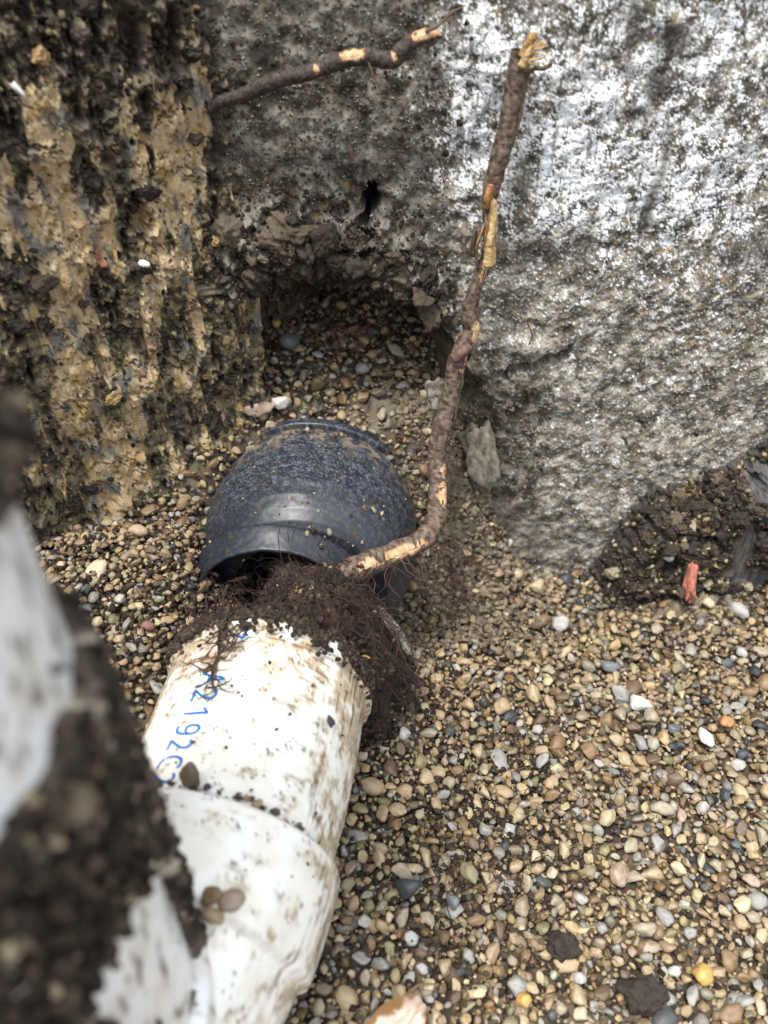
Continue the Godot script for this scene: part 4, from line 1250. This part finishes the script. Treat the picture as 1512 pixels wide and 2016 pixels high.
	for k in 20: spray(Vector3(rng.randf_range(-0.035, -0.004), 0.0, rng.randf_range(-0.350, -0.315)) + Vector3(0, 0.128, 0), Vector3(0.5 + rng.randfn() * 0.6, -0.2, 0.5 + rng.randfn() * 0.5), rng.randf_range(0.03, 0.075), 0.24, 0.09, 0.00042, 1, pile_or_bed, t10)
	for k in 26: spray(Vector3(rng.randf_range(-0.11, -0.02), 0.160, rng.randf_range(-0.34, -0.322)), Vector3(rng.randfn() * 0.8, 0.1, 0.8), rng.randf_range(0.012, 0.034), 0.3, 0.06, 0.0004, 1, on_pipe, t10)
	tag(put("root_tuft", strands(t10, lin(0.040, 0.021, 0.017)), M.hair), "long stringy dark roots trailing from the earth clump over the elbow and down its right side", "rootlets", "", "stuff")
	var t6 := [[smooth_path([Vector3(-0.160, 0.0905, -0.412), Vector3(-0.145, 0.0935, -0.408), Vector3(-0.125, 0.0945, -0.404), Vector3(-0.100, 0.102, -0.400)], 0.002), 0.0009, 0.0016]]
	tag(put("straw", strands(t6, lin(0.40, 0.28, 0.15), 0.1), M.hair), "pale straw coloured root lying on gravel left of the black mouth", "rootlet")
	var t9 := [[smooth_path([Vector3(-0.030, 0.292, -0.512), Vector3(-0.022, 0.294, -0.508), Vector3(-0.013, 0.296, -0.506)], 0.002), 0.0009, 0.0006]]
	tag(put("twig", strands(t9, lin(0.28, 0.19, 0.10), 0.1), M.hair), "tiny pale twig sticking out of the earth above the hollow, under the deep hole", "twig")
	var t7 := [[smooth_path([Vector3(0.101, 0.252, -0.502), Vector3(0.105, 0.243, -0.500), Vector3(0.1035, 0.234, -0.501), Vector3(0.107, 0.222, -0.500), Vector3(0.112, 0.212, -0.499)], 0.002), 0.0006, 0.0004]]
	tag(put("root_thread", strands(t7, lin(0.12, 0.085, 0.06)), M.hair), "single thin root thread curling down the wall right of the long root", "rootlet")

func PVC_LINE(z: float) -> Vector3:
	for k in range(1, PVC.size()):
		if z > PVC[k].z:
			return PVC[k - 1].lerp(PVC[k], clampf((PVC[k - 1].z - z) / (PVC[k - 1].z - PVC[k].z), 0.0, 1.0))
	return PVC[-1]

func pile_or_bed(x: float, z: float) -> float:
	return maxf(pile_height(x, z) if z < -0.31 else 0.0, bed(x, z) + 0.003)

func bed_floor(x: float, z: float) -> float:
	return bed(x, z) + 0.003

# ---------------------------------------------------------------- stones worth a name
func make_single_stones() -> void:
	on_bed("orange_stone", 0.254, -0.341, Vector3(0.0075, 0.0055, 0.006), Vector3(0.2, 0.3, 0), "orange", "round orange brown stone, brightest orange on the open gravel")
	on_bed("white_stone", 0.196, -0.359, Vector3(0.009, 0.006, 0.0072), Vector3(0.1, -0.4, 0.1), "white", "largest white stone in the middle of the open gravel")
	on_bed("cream_stone", 0.236, -0.331, Vector3(0.0065, 0.005, 0.0105), Vector3(0.1, 0.2, 0.1), "pale", "long cream stone beside the orange stone")
	on_bed("slate_stone", 0.181, -0.396, Vector3(0.0105, 0.005, 0.006), Vector3(0.1, -0.4, 0.2), "blue", "flat angular blue grey stone in the upper gravel")
	on_bed("olive_stone", 0.052, -0.225, Vector3(0.0062, 0.0045, 0.0092), Vector3(0.1, 0.5, 0.1), "olive", "smooth olive green oval pebble right of the white socket")
	on_bed("dark_stone", 0.015, -0.210, Vector3(0.0085, 0.006, 0.007), Vector3(0.1, 0.3, 0.1), "dark", "rounded blackish pebble close to the white socket")
	on_bed("lilac_stone", 0.042, -0.207, Vector3(0.0042, 0.004, 0.006), Vector3(0.1, 0.3, 0.1), "blue", "small blue violet pebble below the olive pebble")
	on_bed("amber_stone", 0.184, -0.171, Vector3(0.0065, 0.005, 0.006), Vector3(0.1, 0.3, 0.1), "amber", "bright amber pebble near the lower right corner")
	on_bed("amber_stone", 0.078, -0.157, Vector3(0.0055, 0.005, 0.005), Vector3(0.1, 0.3, 0.1), "amber", "yellow amber pebble right of the pale leaf")
	on_bed("round_cobble", 0.150, -0.442, Vector3(0.0095, 0.0085, 0.009), Vector3(0.4, 0.3, 0.1), "ash", "round grey pebble standing proud below the wall's foot")
	on_bed("sandy_cobble", 0.135, -0.478, Vector3(0.0095, 0.0075, 0.0085), Vector3(0.4, 0.8, 0.1), "sand", "round sandy pebble, large, just below the wall's foot")
	on_bed("tan_cobble", 0.089, -0.357, Vector3(0.009, 0.006, 0.008), Vector3(0.1, 1.3, 0.1), "tan", "flat orange tan pebble on earthy gravel right of the elbow")
	on_bed("brown_cobble", 0.148, -0.228, Vector3(0.010, 0.007, 0.008), Vector3(0.3, 1.3, 0.1), "pink", "angular pinkish brown stone among the lower gravel")
	on_bed("tan_block", -0.173, -0.407, Vector3(0.0085, 0.006, 0.0055), Vector3(0.1, 0.1, 0.0), "tan", "squarish orange tan stone on gravel left of the black fitting")
	on_bed("red_stone", -0.152, -0.334, Vector3(0.0058, 0.005, 0.0046), Vector3(0.1, 0.1, 0.0), "red", "dark red pebble on the gravel by the elbow's left side")
	on_bed("orange_pebble", -0.168, -0.325, Vector3(0.0055, 0.005, 0.0046), Vector3(0.1, 0.1, 0.0), "tan", "orange cream pebble left of the dark red pebble")
	on_bed("earth_clod", 0.147, -0.160, Vector3(0.013, 0.007, 0.010), Vector3(0.1, 0.1, 0.0), "soil", "large dark clod of earth near the bottom of the gravel")
	on_bed("earth_clod", 0.106, -0.185, Vector3(0.010, 0.006, 0.008), Vector3(0.4, 0.1, 0.0), "soil", "dark clod of earth with grit, left of the largest clod")
	on_bed("pink_slab", -0.094, -0.503, Vector3(0.0145, 0.006, 0.008), Vector3(0.5, 0.35, 0.1), "pink", "flat pinkish tan stone at the upper left edge of the black fitting", -1, 0.9)
	on_bed("white_lump", -0.079, -0.508, Vector3(0.0100, 0.0065, 0.0065), Vector3(0.5, 0.2, 0.1), "pale", "whitish lump beside the pink stone on the black fitting's edge", -1, 1.2)
	on_bed("yellow_pebble", -0.085, -0.560, Vector3(0.0042, 0.004, 0.004), Vector3(0.1, 0.1, 0.0), "ochre", "small yellow pebble in the dark earth of the hollow", -1, 3.0)
	on_bed("dark_cobble", -0.075, -0.548, Vector3(0.009, 0.007, 0.007), Vector3(0.1, 0.1, 0.0), "slate", "smooth dark grey cobble on the left in the hollow", -1, 1.2)
	lone("orange_flake", Transform3D(Basis.from_euler(Vector3(0.2, 0.3, -0.6)) * Basis.from_scale(Vector3(0.005, 0.0018, 0.0012)), Vector3(0.190, 0.3036, -0.503)), "orange", "small orange brown flake stuck alone on the right part of the concrete wall", "flake")
	# fragments at the wall's foot
	slab("concrete_chunk", Vector3(0.076, 0.144, -0.492), Vector3(0.022, 0.050, 0.012), Vector3(-0.15, 0.35, 0.20), lin(0.19, 0.17, 0.135), "tall flat piece of grey broken concrete leaning right of the long root")
	slab("concrete_chunk", Vector3(0.039, 0.196, -0.500), Vector3(0.013, 0.018, 0.010), Vector3(-0.3, 0.2, 0.05), lin(0.24, 0.22, 0.19), "small pale concrete fragment left of the long root")
	slab("brick_fragment", Vector3(0.258, 0.036, -0.462), Vector3(0.0085, 0.030, 0.0085), Vector3(-0.35, 0.1, 0.02), lin(0.40, 0.15, 0.11), "thin upright sliver of red brick in the dark earth heap")
	slab("grey_shard", Vector3(0.004, 0.060, -0.388), Vector3(0.011, 0.040, 0.004), Vector3(-0.5, 0.3, 0.5), lin(0.28, 0.27, 0.23), "smooth grey plastic shard standing right of the dark root mat")
	lone("white_stone", Transform3D(Basis.from_scale(Vector3(0.0075, 0.0065, 0.006)), Vector3(0.238, 0.056, -0.470)), "pale", "white pebble lodged left above the red brick sliver", "stone")
	lone("tan_cobble", Transform3D(Basis.from_scale(Vector3(0.0075, 0.0085, 0.007)), Vector3(0.232, 0.028, -0.478)), "beige", "rounded tan cobble at the left foot of the earth heap", "stone")
	lone("cream_stone", Transform3D(Basis.from_scale(Vector3(0.0065, 0.006, 0.006)), Vector3(0.275, 0.018, -0.455)), "cream", "cream pebble just below the red brick sliver", "stone")

func on_bed(called: String, x: float, z: float, size: Vector3, turn: Vector3, tone: String, label: String, which := -1, lift := 0.5) -> void:
	lone(called, Transform3D(Basis.from_euler(turn) * Basis.from_scale(size), Vector3(x, bed(x, z) + size.y * lift + 0.004, z)), tone, label, "stone", "", which)

# a broken block with uneven faces
func slab(called: String, at: Vector3, size: Vector3, turn: Vector3, c: Color, label: String) -> void:
	var d := ico(3)
	var v: PackedVector3Array = d[0]
	var cols := PackedColorArray()
	for i in v.size():
		var u := v[i]
		var m := maxf(absf(u.x), maxf(absf(u.y), absf(u.z)))
		var q := u.lerp(u / m, 0.62) * 0.55
		q += u * n_mid.get_noise_3dv(u * 0.02 + at) * 0.32 + u * n_small.get_noise_3dv(u * 0.02 + at) * 0.10
		v[i] = q * size
		var t: float = 1.0 + n_small.get_noise_3dv(v[i] * 2.0 + at) * 0.6 + n_fine.get_noise_3dv(v[i] + at) * 0.4
		cols.append(Color(c.r * t, c.g * t, c.b * t).lerp(lin(0.07, 0.055, 0.04), 0.75 * smoothstep(0.05, 0.35, n_patch.get_noise_3dv(v[i] + at))))
	var idx := PackedInt32Array(d[1])
	for k in range(0, idx.size(), 3):
		var a := v[idx[k]]
		if (v[idx[k + 2]] - a).cross(v[idx[k + 1]] - a).dot(a) < 0.0:
			var t := idx[k + 1]
			idx[k + 1] = idx[k + 2]
			idx[k + 2] = t
	var n := PackedVector3Array()
	n.resize(v.size())
	for k in range(0, idx.size(), 3):
		var a := v[idx[k]]
		var w := (v[idx[k + 2]] - a).cross(v[idx[k + 1]] - a)
		for e in 3: n[idx[k + e]] += w
	for i in n.size(): n[i] = n[i].normalized()
	var o := put(called, arrays(v, n, cols, idx), M.concrete)
	o.position = at
	o.rotation = turn
	tag(o, label, "fragment")

# ---------------------------------------------------------------- leaf, grit on the fitting
func make_litter() -> void:
	var leaf := base("dry_leaf", Vector3(0.000, 0.028, -0.122), "pale dry curled leaf with brown edge lying on gravel beside the socket", "leaf")
	var nu := 40
	var nv := 60
	var f := func(i: int, j: int) -> void:
		var u := float(i) / (nu - 1) * 2.0 - 1.0
		var t := float(j) / (nv - 1)
		var w := 0.014 * pow(sin(PI * clampf(t * 0.93 + 0.05, 0.0, 1.0)), 0.7)
		var curl := 0.5 + 0.9 * ramp(0.2, -1.0, u)
		P = Vector3(u * w, 0.010 * u * u * curl + n_mid.get_noise_2d(u * 0.03, t * 0.06) * 0.004 + 0.0010 * exp(-u * u * 60.0) + 0.004 * sin(t * 3.0), -(t - 0.35) * 0.052)
		COL = lin(0.62, 0.52, 0.46).lerp(lin(0.50, 0.38, 0.30), clampf(0.4 + n_small.get_noise_2d(u * 0.02, t * 0.05), 0.0, 1.0))
		COL = COL.lerp(lin(0.30, 0.10, 0.08), exp(-u * u * 350.0) * 0.5)
		COL = COL.lerp(lin(0.24, 0.13, 0.05), smoothstep(0.72, 0.9, absf(u) + n_small.get_noise_2d(u * 0.01, t * 0.05) * 0.3))
	var o := put("blade", sheet(nu, nv, f), M.leaf, leaf)
	o.rotation = Vector3(0.15, -0.7, 0.1)
	var stalk := strands([[smooth_path([Vector3(0.010, 0.004, -0.026), Vector3(0.018, 0.006, -0.034), Vector3(0.030, 0.002, -0.036)], 0.002), 0.0009, 0.0006]], lin(0.20, 0.12, 0.06), 0.1)
	put("stalk", stalk, M.hair, leaf)
	var root: Node3D = get_node("drain_reducer")
	var axis := Vector3(-0.006, -0.002, 0.11).normalized()
	var spots := []
	var stones := []
	for k in 900:
		var a := rng.randfn() * 0.55
		var l := rng.randf_range(0.0, 0.115)
		var clump := blobs(l, a, [[0.014, 0.02, 0.008, 0.25, 1.0], [0.088, 0.05, 0.004, 0.2, 0.9], [0.085, 0.6, 0.02, 0.25, 0.6], [0.108, 0.35, 0.010, 0.3, 0.9], [0.07, -0.25, 0.004, 0.06, 0.8]]) + 0.10
		if rng.randf() > clump: continue
		var r := along([[0.0, 0.0796], [0.012, 0.0812], [0.024, 0.0824], [0.040, 0.0832], [0.054, 0.0828], [0.068, 0.0812], [0.080, 0.0782], [0.090, 0.0738], [0.0975, 0.0685], [0.101, 0.0655], [0.109, 0.0610], [0.115, 0.0582]], l)
		var p := axis * l + Vector3(sin(a), cos(a), 0) * r
		var big := rng.randf() < 0.22 and clump > 0.3
		spots.append([p, rng.randf_range(0.0012, 0.0026) if big else rng.randf_range(0.0004, 0.0011), pebble_color() if rng.randf() < 0.55 else soil_tone()])
	crumbs("grit", spots, root)
